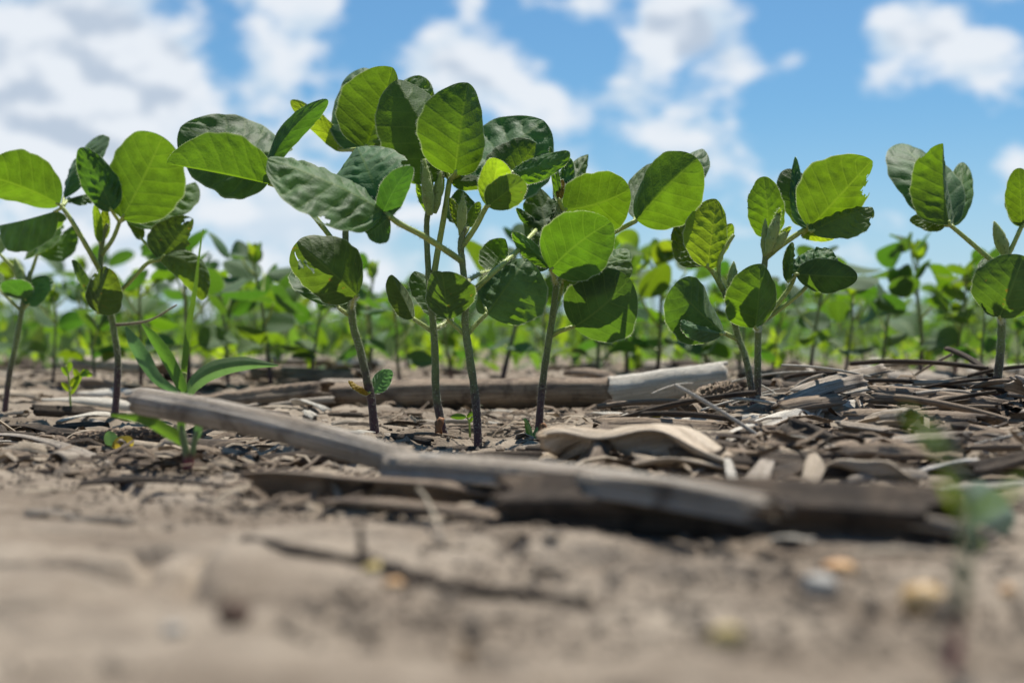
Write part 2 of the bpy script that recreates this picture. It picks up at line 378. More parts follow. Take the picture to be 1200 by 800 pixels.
# ------------------------------------------------------------------ ground
def build_ground():
    xs = [0.0]; s = .0021
    while xs[-1] < 900:
        x = xs[-1]; xs.append(x+(s if x < .26 else max(s, (x-.26)*.055+s)))
    xs = np.array([-x for x in xs[:0:-1]]+xs)
    ys = [.10]
    while ys[-1] < 1800:
        y = ys[-1]; ys.append(y*(1.0055 if y < 1.5 else 1.012 if y < 4 else 1.07))
    back = [.10]
    while back[-1] > -40: back.append(back[-1]-max(.006, abs(back[-1]-.1)*.25))
    ys = np.array(back[:0:-1]+ys)
    X, Y = np.meshgrid(xs, ys); Z = gz(X, Y); ny, nx = X.shape
    me = bpy.data.meshes.new('ground'); nvt = nx*ny
    co = np.stack([X, Y, Z], -1).reshape(-1, 3).astype(np.float32)
    i = np.arange(ny-1)[:, None]*nx+np.arange(nx-1)[None, :]; q = np.stack([i, i+1, i+nx+1, i+nx], -1).reshape(-1, 4).astype(np.int32)
    me.vertices.add(nvt); me.vertices.foreach_set('co', co.ravel()); me.loops.add(q.size); me.loops.foreach_set('vertex_index', q.ravel())
    me.polygons.add(len(q)); me.polygons.foreach_set('loop_start', np.arange(0, q.size, 4, dtype=np.int32)); me.polygons.foreach_set('loop_total', np.full(len(q), 4, np.int32))
    me.polygons.foreach_set('use_smooth', np.ones(len(q), bool)); me.update(); me.validate(); me.materials.append(MATS['soil'])
    obj('ground', me, kind='structure', label='dry tan crusted soil of the bean field')
build_ground()

# ------------------------------------------------------------------ the sharp row of bean plants
PLANTS = []
class Plant:
    def __init__(s, name, label, d, stem, rad=(.0021, .0014), group='soybean plants in the sharp front row', cat='soybean plant', smat='stem', hairs=1500, name_stem='stem'):
        s.d = d; pts = [at(*(p if len(p) == 3 else (*p, d))) for p in stem]
        if len(stem[0]) == 2:
            b = pts[0]; b.z = min(b.z, float(gz(b.x, b.y)))-.006
        s.path, _ = smooth_path(pts, np.ones(len(pts)), 8)
        s.base = pts[0].copy(); s.t = thing(name, s.base, label, cat, group); k = len(pts)
        g = Geo(); g.tube([p-s.base for p in pts], np.linspace(rad[0]*.76, rad[1]*.86, k), 10, 0, 0, 1, 8, .07, hairs, 1, .0015, len(PLANTS))
        s.stem = obj(name_stem, g.mesh(name_stem, [smat, 'hair']), s.t); s.n = 0; PLANTS.append(s)
    def leaf(s, parent, L, ox=None, name='leaflet'):
        bx, by, bd, tx, ty, td, W = L[:7]; kw = dict(L[7]) if len(L) > 7 else {}
        s.n += 1; B = at(bx, by, s.d+bd/100); Tt = at(tx, ty, s.d+td/100); ax = Tt-B; ln = ax.length; X = ax.normalized()
        S = X.cross(Vector((0, 1, 0))).normalized(); Nn = X.cross(S)
        M = Matrix(((X.x, S.x, Nn.x), (X.y, S.y, Nn.y), (X.z, S.z, Nn.z))).to_4x4(); M.translation = B-s.base
        sd = s.n*13+len(PLANTS)*101; kw.setdefault('seed', sd); q = random.Random(sd)
        for k_, a_, b_ in (('bend', -.12, .15), ('curl', -.25, .55), ('twist', -30, 30), ('wave', .5, 1.2), ('sway', -.05, .05), ('point', .0, .22), ('shape', .82, 1.0)): kw.setdefault(k_, q.uniform(a_, b_))
        if max(abs(kw.get('aL', 10)), abs(kw.get('aR', 10))) > 35 and not kw.get('top', True): kw['wave'] = .3; kw['twist'] *= .3; kw['curl'] = .05; kw['sway'] = 0.
        tp = kw.get('top', True); hz = abs(X.z) < .78
        if tp and not hz and 'tilt' not in kw:                        # an upper face towards the viewer leans its tip away
            Tt = at(tx, ty, s.d+td/100+ln*.75); ax = Tt-B; ln = ax.length; X = ax.normalized(); S = X.cross(Vector((0, 1, 0))).normalized(); Nn = X.cross(S)
            M = Matrix(((X.x, S.x, Nn.x), (X.y, S.y, Nn.y), (X.z, S.z, Nn.z))).to_4x4(); M.translation = B-s.base; W *= .85
        tilt = kw.pop('tilt', (q.uniform(32, 50) if tp else q.uniform(-28, -4)) if hz else 0)
        W /= math.cos(math.radians(tilt*.9)); sg = 1 if S.z > 0 else -1
        if not kw.pop('flat', False) and not tp and abs(kw.get('aL', 10)) < 22 and abs(kw.get('aR', 10)) < 22 and q.random() < .6:
            k_ = 'aL' if S.z > .2 or (abs(S.z) <= .2 and q.random() < .4) else 'aR'; kw[k_] = q.uniform(24, 44)
        kw['aL'] = kw.get('aL', 10)+sg*tilt; kw['aR'] = kw.get('aR', 10)-sg*tilt
        rr = .3 if max(abs(kw['aL']), abs(kw['aR'])) > 35 else 1.; kw['aL'] += rr*q.uniform(-10, 16); kw['aR'] += rr*q.uniform(-10, 16); 
        if q.random() < .3 and 'holes' not in kw and ln > .02:
            kw['holes'] = [(q.uniform(.35, .95), q.choice((-1, 1))*q.uniform(.88, 1.05), q.uniform(.03, .07)) for _ in range(q.choice((1, 2, 3)))]; kw['nu'] = 64; kw['nv'] = 22
        kw.setdefault('nu', 40); kw.setdefault('nv', 13); kw.setdefault('quilt', q.uniform(.5, .95) if tp else q.uniform(.25, .5))
        if not tp: kw['quilt'] = min(kw['quilt'], .5)
       
        me = leaf_mesh(name, ln, W, **kw)
        return obj(name, me, parent, M)
    def petiole(s, pts, leaves, r=(.0011, .0008), name='leaf_stalk', mt='petiole', leafname='leaflet', hairs=280):
        P = [at(p[0], p[1], s.d+(p[2]/100 if len(p) > 2 else 0)) for p in pts]
        P[0] = Vector(s.path[np.argmin(((s.path-np.array(P[0]))**2).sum(1))])
        g = Geo(); g.tube([p-s.base for p in P], np.linspace(r[0], r[1], len(P)), 8, 0, 0, 1, 6, .04, hairs, 1, .0011, s.n)
        end = P[-1]
        for L in leaves:
            B = at(L[0], L[1], s.d+L[2]/100)
            if (B-end).length > .0006:
                T2 = at(L[3], L[4], s.d+L[5]/100); e2 = B+(T2-B)*.05
                g.tube([end-s.base, B-s.base, e2-s.base], [r[1]*.9, r[1]*.8, r[1]*.55], 6, 0, .7, 1, 3)
        po = obj(name, g.mesh(name, [mt, 'hair']), s.t)
        for L in leaves: s.leaf(po, L, name=leafname)
        return po
    def bud(s, x0, y0, x1, y1, wpx, dd=0, name='bud'):
        a = at(x0, y0, s.d+dd/100)-s.base; b = at(x1, y1, s.d+dd/100)-s.base; r = wpx/FPX*s.d/2; g = Geo()
        g.tube([a, a.lerp(b, .3), a.lerp(b, .6), a.lerp(b, .85), b], [r*.45, r, r*.85, r*.45, r*.06], 9, 0, .4, 1, 5, .08, 260, 1, .0013, s.n)
        s.n += 1; return obj(name, g.mesh(name, ['bud', 'hair']), s.t)

D_ = dict
dk = 'leaf_dark'; yg = 'leaf_young'; od = 'leaf_old'
# plant at the left edge
A = Plant('soybean_plant', 'small dark leaved soybean plant at the left edge of the photo', .74, [(4, 484), (10, 445), (19, 400), (26, 360), (31, 335), (36, 318)], (.0021, .0013))
A.petiole([(33, 328), (39, 312), (43, 299)], [(43, 298, 0, 52, 254, 1, .42, D_(aL=25, aR=5, mat_=yg)), (46, 298, .5, 86, 264, 2, .32, D_(aL=10, aR=30))])
A.petiole([(27, 356), (29, 351)], [(30, 351, -.5, 4, 330, -1.5, .52, D_(mat_=dk, top=False))], (.0009, .0007), leafname='leaf')
A.petiole([(25, 364), (31, 358)], [(33, 357, -.5, 58, 324, 0, .36, D_(mat_=dk))], (.0009, .0007), leafname='leaf')
A.petiole([(25, 366), (12, 352), (0, 340)], [(0, 340, 0, -32, 318, 0, .42, D_())], (.0009, .0007), leafname='leaf')
A.petiole([(29, 345), (18, 318), (0, 298)], [(0, 298, 0, -40, 270, 0, .4, D_())])
A.bud(30, 342, 17, 302, 13)
# plant B
B = Plant('soybean_plant', 'soybean plant left of the tall grass weed, eaten leaf on its right', .685,
          [(133, 487), (137, 455), (138, 420), (133, 385), (127, 352), (119, 325), (118, 300), (121, 278), (126, 262)], (.0024, .0012))
B.petiole([(116, 318, -.3), (101, 288, -.8), (86, 262, -1), (73, 243, -1)], [
    (70, 240, -1, -28, 204, -3, .42, D_(aL=35, aR=-5, top=False, curl=.2)),
    (75, 232, 0, 108, 163, 3, .34, D_(mat_=dk, aL=15, aR=10)),
    (66, 247, 0, 0, 264, 3, .26, D_(aL=40, aR=60)),
    (80, 233, 0, 120, 224, 2, .2, D_(mat_=dk, aL=60, aR=40))], (.0013, .0010))
B.petiole([(124, 300), (132, 280), (140, 260)], [
    (143, 256, -1, 190, 160, -2, .46, D_(flat=True, aL=4, aR=8, top=False, quilt=.8)),
    (131, 247, -1.2, 94, 173, -2, .27, D_(tilt=10, mat_=dk, aL=10, aR=15, quilt=1.6, curl=.1)),
    (146, 257, 0, 229, 213, 2, .30, D_(aL=30, aR=20))], (.0012, .0010))
B.petiole([(132, 352), (150, 332, -1), (172, 309, -1), (188, 304, -1)], [
    (187, 304, -1, 226, 256, 0, .46, D_(mat_=od, top=False, aL=10, aR=50, holes=[(.86, -.8, .2), (.62, -1.0, .14), (.95, .3, .1)], nu=60, nv=18)),
    (192, 299, -1, 240, 350, -1, .26, D_(mat_='leaf', top=True, aL=0, aR=40, sway=.22, bend=.12)),
    (166, 280, 0, 141, 232, -.5, .16, D_(aL=10, aR=30, mat_='leaf'))], (.0011, .0009))
B.petiole([(129, 366), (116, 366, -.8)], [(114, 366, -.8, 126, 314, -2, .42, D_(mat_=od, top=False, aL=5, aR=10)), (112, 362, -.6, 84, 305, 0, .16, D_(mat_=od, top=False, aL=60, aR=0))], (.0009, .0008), leafname='leaf')
B.petiole([(120, 288), (117, 282)], [(117, 284, -.3, 111, 240, -.3, .17, D_(mat_=yg, aL=30, aR=30, top=False)), (121, 280, 0, 124, 243, 0, .2, D_(mat_=yg, aL=10, aR=40, top=False))], (.0009, .0008))
B.petiole([(134, 382), (155, 379), (178, 374), (207, 357)], [], (.0008, .0004), 'dry_stalk', 'dry_twig')
# plant C
Cc = Plant('soybean_plant', 'tallest soybean plant, first sharp stem right of the grass weed, two small cotyledons', .60,
           [(441, 511), (436, 475), (430, 445), (422, 410), (414, 382), (411, 350), (408, 315), (405, 285), (406, 255), (412, 225), (420, 195)], (.0026, .0013))
Cc.petiole([(411, 340), (398, 296), (372, 258), (348, 232), (330, 219)], [
    (330, 180, 1.5, 212, 148, 3, .40, D_(aL=22, aR=12, quilt=1.9, curl=.15, mat_=dk)),
    (320, 217, 0, 195, 192, -1, .38, D_(aL=120, aR=-4, tilt=0, top=False, curl=-.1, mat_='leaf', wave=.4, quilt=.35)),
    (314, 196, 0, 384, 117, 0, .17, D_(aL=10, aR=20, top=False, sway=.10, mat_=dk))], (.0012, .0010))
Cc.petiole([(416, 214), (428, 190), (429, 174)], [
    (428, 174, -.5, 460, 79, -.5, .50, D_(aL=-4, aR=70, top=False)),
    (428, 173, 1, 427, 82, 2, .40, D_(mat_=dk, aL=20, aR=15)),
    (400, 176, 2, 340, 117, 3, .13, D_(mat_=yg, top=False))], (.0012, .0010))
Cc.petiole([(412, 362), (414, 352, -1), (418, 346, -1.5)], [(418, 346, -1.5, 348, 284, -2.5, .46, D_(mat_=od, top=False, aL=8, aR=5, curl=.2, holes=[(.80, .55, .07), (.70, .40, .05)], nu=60, nv=18))], (.001, .0009), leafname='leaf')
Cc.petiole([(411, 372), (404, 366), (396, 360)], [(396, 358, 0, 360, 300, 2, .34, D_(mat_=dk))], (.001, .0008), leafname='leaf')
Cc.petiole([(434, 462), (432, 458)], [(433, 460, -.2, 408, 446, -.4, .30, D_(mat_='leaf_yellow', aL=-20, aR=50)), (435, 458, 0, 459, 434, .3, .30, D_(mat_='leaf_blue', aL=0, aR=40))], (.0009, .0008), 'cotyledon_stalk', leafname='cotyledon')
# plant D
Dp = Plant('soybean_plant', 'soybean plant with grey green lower stem, between two sharp stems, fuzzy young leaves on top', .578,
           [(527, 518), (517, 495), (511, 460), (510, 420), (508, 385), (504, 345), (501, 300), (500, 262), (503, 240)], (.0024, .0013))
Dp.petiole([(506, 350), (512, 300), (520, 255), (527, 210)], [
    (533, 204, -1, 548, 97, -1, .46, D_(aL=-4, aR=54, top=False, quilt=.8)),
    (540, 204, 0, 637, 141, 3, .36, D_(aL=15, aR=28, quilt=1.3, mat_=dk)),
    (526, 206, 0, 465, 93, 1, .42, D_(aL=-4, aR=50, top=False)),
    (529, 212, 0, 572, 214, -.5, .24, D_(aL=40, aR=10, top=False)),
    (472, 150, 2, 492, 90, 3, .34, D_(quilt=1.3))], (.0014, .0011))
Dp.petiole([(502, 252), (504, 244)], [
    (505, 244, -.2, 497, 186, -.5, .15, D_(mat_=yg, aL=25, aR=45, top=False)), (508, 245, 0, 517, 200, 0, .16, D_(mat_=yg, aL=25, aR=30, top=False)),
    (503, 250, 0, 489, 214, 0, .17, D_(mat_=yg, top=False))], (.001, .0009))
Dp.petiole([(508, 388), (496, 381), (484, 373)], [(484, 373, 0, 458, 322, 0, .30, D_(mat_=od, top=False, aL=-5, aR=60, curl=.6))], (.0009, .0008), leafname='leaf')
Dp.petiole([(509, 386), (520, 380, .5), (530, 372, .8)], [(530, 372, .8, 486, 318, 1.5, .30, D_(mat_=dk, aL=10, aR=30))], (.0009, .0008), leafname='leaf')
# plant E
E = Plant('soybean_plant', 'soybean plant with a glowing yellow green leaflet, third sharp stem of the middle cluster', .558,
          [(561, 523), (559, 490), (555, 450), (549, 410), (545, 378), (546, 345), (542, 310), (540, 285), (545, 266)], (.0023, .0014))
E.petiole([(541, 306), (522, 293, -1), (495, 276, -2), (468, 262, -3), (454, 251, -3)], [
    (450, 247, -3, 314, 186, -4, .31, D_(aL=12, aR=8, quilt=1.2, tilt=58)),
    (452, 250, -2.8, 418, 172, -2.2, .42, D_(aL=12, aR=10, mat_=dk)),
    (447, 256, -3, 482, 195, -3.5, .24, D_(aL=10, aR=30, mat_=dk, top=False)),
    (456, 254, -3.2, 430, 274, -4, .50, D_(aL=20, aR=20, mat_=dk, top=False))], (.0013, .0011))
E.petiole([(545, 290), (556, 268), (570, 242)], [
    (571, 241, -1, 583, 186, -2, .40, D_(mat_=yg, aL=5, aR=10, top=False)),
    (572, 242, -1.2, 613, 212, -2.4, .34, D_(mat_=od, aL=10, aR=10, top=False)),
    (582, 222, 1, 628, 168, 2, .42, D_(aL=5, aR=25, top=False)),
    (598, 204, 0, 668, 180, -1, .20, D_(aL=10, aR=40, quilt=1.0))], (.0012, .0010))
E.bud(540, 276, 543, 226, 12)
E.petiole([(547, 350), (575, 322), (603, 297, 2), (630, 268, 5)], [(632, 266, 5, 605, 244, 5, .2, D_(mat_=dk, aL=60, aR=0)), (634, 266, 5, 650, 232, 6, .3, D_(mat_=dk))], (.0012, .0010))
E.petiole([(546, 392), (558, 380), (571, 367)], [(571, 368, 0, 617, 303, 1, .42, D_(aL=10, aR=55, quilt=1.2, curl=-.2)), (566, 350, 1.2, 606, 312, 2.2, .34, D_(mat_=dk))], (.0009, .0008), leafname='leaf')
E.petiole([(545, 392), (536, 384), (525, 374)], [(525, 374, -.5, 518, 318, -1.5, .56, D_(mat_=od, aL=15, aR=5, top=False, curl=.2))], (.0009, .0008), leafname='leaf')
E.petiole([(543, 280), (548, 268)], [(549, 266, .5, 562, 236, 1, .2, D_(mat_=yg, top=False)), (541, 268, .5, 527, 232, 1, .18, D_(mat_=yg, top=False)), (545, 262, 1.5, 538, 222, 2.5, .3, D_(mat_=dk))], (.0009, .0008))
E.petiole([(546, 330), (560, 322, 2), (575, 318, 3)], [(575, 318, 3, 592, 280, 4, .42, D_(mat_='leaf', top=False))], (.0009, .0008))
# plant F
F_ = Plant('soybean_plant', 'soybean plant with large round backlit leaflets, rightmost sharp stem of the middle cluster', .592,
           [(629, 512), (633, 480), (637, 440), (643, 400), (649, 360), (652, 325), (650, 300), (652, 270), (655, 240)], (.0022, .0013))
F_.petiole([(651, 335), (647, 316, -1)], [
    (645, 316, -2, 716, 260, -3, .46, D_(flat=True, tilt=-6, aL=5, aR=5, top=False)),
    (645, 313, -.5, 629, 220, 0, .30, D_(aL=15, aR=20, mat_=dk, holes=[(.75, 1, .16)], nu=50, nv=14)),
    (644, 312, -1, 601, 272, -1.5, .17, D_(aL=50, aR=10))], (.0011, .0010))
F_.petiole([(653, 300), (656, 270), (661, 248)], [
    (661, 246, 0, 738, 222, -1, .47, D_(flat=True, tilt=-6, aL=8, aR=0, top=False)),
    (655, 236, 0, 645, 172, 0, .09, D_(mat_='leaf', top=False)),
    (660, 232, 1, 690, 180, 2, .22, D_(aL=20, aR=40, quilt=1.2)),
    (658, 236, 1, 668, 186, 1, .26, D_(aL=50, aR=20, quilt=1.2)),
    (655, 234, -.3, 659, 210, -.5, .2, D_(mat_='leaf_yellow'))], (.0011, .0010))
F_.petiole([(651, 330), (680, 300, .5), (715, 275, .5), (745, 259, 0)], [
    (746, 258, 0, 817, 186, -1, .46, D_(aL=30, aR=-4, tilt=0, curl=.1, top=False)),
    (744, 256, 1, 764, 192, 2, .16, D_(aL=10, aR=60)),
    (748, 256, 2, 824, 174, 5, .16, D_(mat_=dk))], (.0012, .0010))
F_.petiole([(644, 396), (656, 388), (671, 383)], [
    (672, 383, -.5, 738, 326, -1.5, .50, D_(flat=True, tilt=-6, aL=8, aR=4, top=False, mat_=dk))], (.0010, .0009), leafname='leaf')
F_.petiole([(646, 380), (655, 350, 1), (660, 330, 1)], [
    (660, 328, 0, 741, 316, -1.2, .30, D_(aL=30, aR=10, quilt=.8)), (690, 320, 2, 736, 292, 3, .32, D_(mat_='leaf'))], (.0010, .0009))
Dp.bud(504, 252, 497, 186, 15, -.6); Dp.bud(509, 250, 517, 200, 12, -.3)
# plants G and its twin
G = Plant('soybean_plant', 'soybean plant with straight purple stem and a chewed leaflet, growing from the residue heap', .600,
          [(887, 497), (888, 460), (888, 420), (889, 385), (893, 345), (896, 310), (899, 285)], (.0021, .0014))
G.petiole([(896, 312), (898, 296), (900, 280)], [
    (900, 278, .5, 895, 207, 0, .32, D_(aL=8, aR=12, top=False)),
    (899, 292, -.5, 915, 244, -1, .14, D_(mat_=yg, aL=40, aR=40, top=False)), (903, 290, -.4, 927, 266, -1, .19, D_(mat_=yg, aL=40, aR=40, top=False))], (.001, .0009))
G.bud(899, 298, 914, 244, 14, -.8); G.bud(904, 294, 927, 265, 12, -.7); G.bud(896, 300, 897, 256, 10, -.4)
G.petiole([(897, 302), (915, 288), (938, 272), (948, 267)], [
    (949, 267, -.5, 1022, 188, -1.5, .46, D_(flat=True, aL=0, aR=34, wave=.4, top=False, holes=[(.80, -.80, .17), (.91, -.55, .085)], tilt=-8, nu=70, nv=20)),
    (947, 266, -.5, 932, 183, -.5, .13, D_(aL=50, aR=10)),
    (945, 264, 1, 922, 198, 2, .30, D_(mat_=dk, top=False)),
    (951, 271, -1, 1023, 243, -.5, .26, D_(aL=10, aR=15, tilt=48)),
    (940, 275, 0, 978, 279, .5, .16, D_(mat_=yg, top=False, aL=50))], (.0012, .0010))
G.petiole([(890, 380), (908, 360), (925, 338), (932, 322)], [
    (933, 321, -1, 1005, 325, -2, .31, D_(mat_=dk, aL=5, aR=10, top=False)),
    (930, 318, 0, 973, 292, 1, .36, D_(mat_=dk, quilt=2.0)),
    (924, 330, -.5, 929, 284, -1, .20, D_(aL=20, aR=40))], (.0011, .0009))
G.petiole([(889, 387), (887, 385, -1)], [(885, 384, -1.4, 890, 309, -2.0, .54, D_(aL=-4, aR=50, top=False, shape=.8)) ], (.001, .0009), leafname='leaf')
G.petiole([(890, 378), (930, 350), (946, 335)], [(946, 335, 1, 975, 318, 2, .3, D_(mat_=dk))], (.001, .0008))
G2 = Plant('soybean_plant', 'soybean plant with curved stem and bright folded leaf beside the straight purple stem', .592,
           [(884, 497), (881, 460), (874, 420), (866, 398), (859, 372), (850, 345), (842, 328)], (.0019, .0013))
G2.petiole([(848, 340), (838, 322), (830, 312)], [
    (829, 313, -.5, 839, 233, 0, .40, D_(mat_=yg, aL=-12, aR=42, top=False, quilt=1.1)), (826, 311, 0, 796, 262, 1, .26, D_(aL=10, aR=0, quilt=1.6)),
    (832, 312, .5, 858, 262, 1, .2, D_(mat_=yg, top=False))], (.0013, .0010))
G2.petiole([(838, 322), (844, 302), (860, 275)], [], (.001, .0007), 'dry_stalk')
G2.petiole([(866, 398), (857, 394), (849, 390)], [(848, 390, -.5, 790, 334, -1, .40, D_(mat_=dk, aL=50, aR=5, curl=.2)), (846, 391, -1, 798, 378, -2, .2, D_(aL=60, aR=30, mat_='leaf_blue'))], (.001, .0009), leafname='leaf')
G2.bud(858, 340, 860, 306, 13, -.4)
# plant H
H = Plant('soybean_plant', 'soybean plant near the right edge with one upright folded trifoliate and a pointed bud', .625,
          [(1164, 479), (1169, 445), (1173, 405), (1174, 375), (1173, 345), (1174, 318), (1178, 300)], (.0026, .0016))
H.petiole([(1174, 316), (1162, 305), (1140, 286), (1114, 264)], [
    (1113, 263, -.5, 1105, 168, -.5, .44, D_(aL=0, aR=60, top=False)),
    (1110, 262, 1, 1056, 167, 2, .30, D_(mat_=dk, aL=-10, aR=10)),
    (1108, 264, .5, 1067, 256, 1.5, .28, D_()),
    (1115, 262, 1, 1128, 192, 2, .16, D_(aL=30))], (.0013, .0010))
H.bud(1179, 300, 1165, 259, 17)
H.petiole([(1177, 306), (1185, 292), (1197, 266)], [(1197, 265, 0, 1194, 197, -.5, .26, D_(aL=40, aR=5, top=False)), (1199, 265, 0, 1212, 200, 1, .38, D_(top=False))], (.0012, .0010))
H.petiole([(1174, 378), (1172, 372, -1)], [(1171, 372, -1.4, 1200, 300, -2.4, .58, D_(mat_=od, aL=30, aR=2, top=False)), (1171, 368, -1, 1150, 356, -1.5, .2, D_(mat_=dk)), (1173, 362, -.5, 1160, 300, 0, .26, D_(mat_=dk, aL=20))], (.001, .0009), leafname='leaf')
H.petiole([(1174, 325), (1192, 316, 1)], [(1192, 316, 1, 1222, 306, 2, .34, D_(quilt=1.1))], (.001, .0008))

# ------------------------------------------------------------------ weeds
def blade(name, parent, base, pts, wid, mt, seed=0, fold=18):
    """grass blade: a ribbon keeled along its middle"""
    P, R = smooth_path(pts, wid, 7); T, N, Bn = frames(P); g = Geo(); k = len(P); V = []; U = []
    for i in range(k):
        side = np.cross(T[i], np.array([0, 1.0, 0])) if True else Bn[i]
        side /= np.linalg.norm(side)+1e-9; nn = np.cross(side, T[i])
        for j, f in enumerate((-1, -.5, 0, .5, 1)):
            V.append(P[i]+side*R[i]*f+nn*abs(f)*R[i]*math.tan(math.radians(fold))); U.append((i/(k-1), f*.5+.5))
    F = [(i*5+j, i*5+j+1, (i+1)*5+j+1, (i+1)*5+j) for i in range(k-1) for j in range(4)]
    g.add(V, F, 0, U)
    return obj(name, g.mesh(name, [mt]), parent)
def weed(name, label, cat, d, base_px):
    b = at(*base_px, d); b.z = float(gz(b.x, b.y))-.002
    return thing(name, b, label, cat), b
t, b = weed('grass_weed', 'tall grass weed with broad blades behind the left end of the front stalk', 'grass weed', .655, (214, 470))
def bp(pts, d, b): return [at(p[0], p[1], d+(p[2]/100 if len(p) > 2 else 0))-b for p in pts]
g = Geo(); g.tube([Vector((0, 0, 0)), at(214, 450, .655)-b, at(216, 436, .655)-b], [.0022, .0018, .0011], 8); obj('stem', g.mesh('stem', ['petiole']), t)
blade('blade', t, b, bp([(214, 462), (212, 452), (196, 420), (180, 396), (166, 379)], .65, b), [.0012, .0025, .0031, .0024, .0004], 'grass_blade')
blade('blade', t, b, bp([(212, 462, 1), (185, 445, 1.5), (168, 420, 2), (156, 400, 2), (147, 383, 2)], .655, b), [.0012, .0026, .0036, .0030, .0006], 'leaf_blue')
blade('blade', t, b, bp([(214, 458), (216, 425), (222, 375), (229, 335), (233, 300), (238, 268)], .66, b), [.0012, .0015, .0015, .0010, .0005, .0002], 'grass_blade')
blade('blade', t, b, bp([(218, 466), (228, 448), (250, 433), (285, 426), (326, 428)], .65, b), [.0016, .0034, .0042, .0032, .0004], 'leaf_blue', fold=40)
t, b = weed('red_based_weed', 'small weed with crimson stem base below the front stalk end', 'weed', .435, (219, 546))
for pts, r in ((((219, 549), (218, 530), (214, 510), (212, 498)), .0011), (((222, 549), (226, 530), (229, 512), (231, 505)), .0009)):
    g = Geo(); g.tube(bp(pts, .435, b), [r*1.2, r*1.1, r, r*.5], 7); obj('stem', g.mesh('stem', ['red_stem']), t)
blade('leaf', t, b, bp([(218, 522), (200, 508), (170, 492), (130, 486)], .435, b), [.0010, .0020, .0018, .0003], 'grass_blade')
blade('leaf', t, b, bp([(214, 512), (212, 498), (216, 484)], .435, b), [.0008, .0013, .0003], 'grass_blade')
blade('leaf', t, b, bp([(229, 515), (232, 503), (228, 492)], .435, b), [.0008, .0013, .0003], 'leaf_blue')
class Mini:                                # a seedling of leaves on one stem
    pass
def seedling(name, label, d, stem, leaves, r=.0006, smat='petiole', cat='seedling', group=None):
    pts = [at(p[0], p[1], d) for p in stem]; pts[0].z = min(pts[0].z, float(gz(pts[0].x, pts[0].y))-.001)
    b = pts[0].copy(); t = thing(name, b, label, cat, group); g = Geo(); g.tube([p-b for p in pts], np.linspace(r, r*.6, len(pts)), 6); st = obj('stem', g.mesh('stem', [smat]), t)
    for i, L in enumerate(leaves):
        bx, by, bd, tx, ty, td, W, mt = L; Bq = at(bx, by, d+bd/100); X = at(tx, ty, d+td/100)-Bq; ln = X.length; X.normalize()
        S = X.cross(Vector((0, 1, 0))).normalized(); Nn = X.cross(S); M = Matrix(((X.x, S.x, Nn.x), (X.y, S.y, Nn.y), (X.z, S.z, Nn.z))).to_4x4(); M.translation = Bq-b
        obj('leaf', leaf_mesh('leaf', ln, W, 20, 25, i % 2 == 0, 0, mt, i+3, 12, 4, hair=False, quilt=0), t, M)
    return t
seedling('seedling', 'tiny pale green seedling with divided leaves at the left, on bare soil', .70, [(84, 492), (82, 465), (80, 440), (77, 428)],
         [(80, 440, 0, 72, 430, 0, .3, yg), (79, 436, 0, 83, 424, 0, .3, yg), (82, 452, 0, 92, 440, 0, .3, yg), (83, 462, 0, 98, 432, 0, .1, yg), (94, 440, 0, 104, 434, 0, .35, 'leaf'), (92, 444, 0, 86, 432, 0, .3, yg), (81, 458, 0, 72, 448, 0, .25, yg), (96, 436, 0, 108, 440, 0, .3, yg)])
seedling('seedling', 'seedling with one blue green and one orange cotyledon in front of the dark cob', .50, [(131, 541), (130, 530), (130, 522)],
         [(130, 522, 0, 127, 505, 0, .5, 'leaf_blue'), (131, 523, 0, 156, 516, -.5, .28, 'leaf_yellow')])
seedling('seedling', 'tiny green sprout between the two middle sharp stems', .60, [(551, 505), (550, 495), (546, 488)],
         [(546, 488, 0, 528, 488, 0, .22, 'leaf'), (547, 489, 0, 556, 482, 0, .25, 'leaf'), (550, 495, 0, 556, 486, 0, .2, 'leaf')])
seedling('seedling', 'bright green shoot touching the foot of the rightmost middle stem', .57, [(622, 528), (624, 515), (620, 502), (614, 490)],
         [(624, 524, 0, 616, 490, 0, .12, 'grass_blade'), (624, 526, -.3, 598, 532, -2, .2, 'leaf'), (624, 518, 0, 630, 500, 0, .16, 'leaf_blue')], .001)
seedling('seedling', 'tiny yellow seedling leaf standing on the shredded stalk right of the middle', .58, [(771, 494), (770, 490)], [(770, 492, 0, 769, 477, 0, .42, 'leaf_yellow')], .0004)
seedling('blurred_weed', 'very blurred slender weed with dark red stem in the right foreground', .168, [(1112, 812), (1122, 740), (1130, 670), (1132, 610), (1122, 560), (1098, 505)],
         [(1112, 535, 0, 1062, 478, .3, .10, yg), (1132, 610, 0, 1205, 558, .5, .07, yg), (1128, 600, 0, 1104, 556, 0, .12, yg), (1130, 640, 0, 1150, 570, .4, .06, yg)], .0008, 'red_stem', 'weed')
seedling('seedling', 'blurred blue green leaf at the right edge beside the dark stalk end', .27, [(1150, 645), (1152, 632)], [(1140, 630, 0, 1192, 608, 2.5, .34, 'leaf_pale')], .0006)

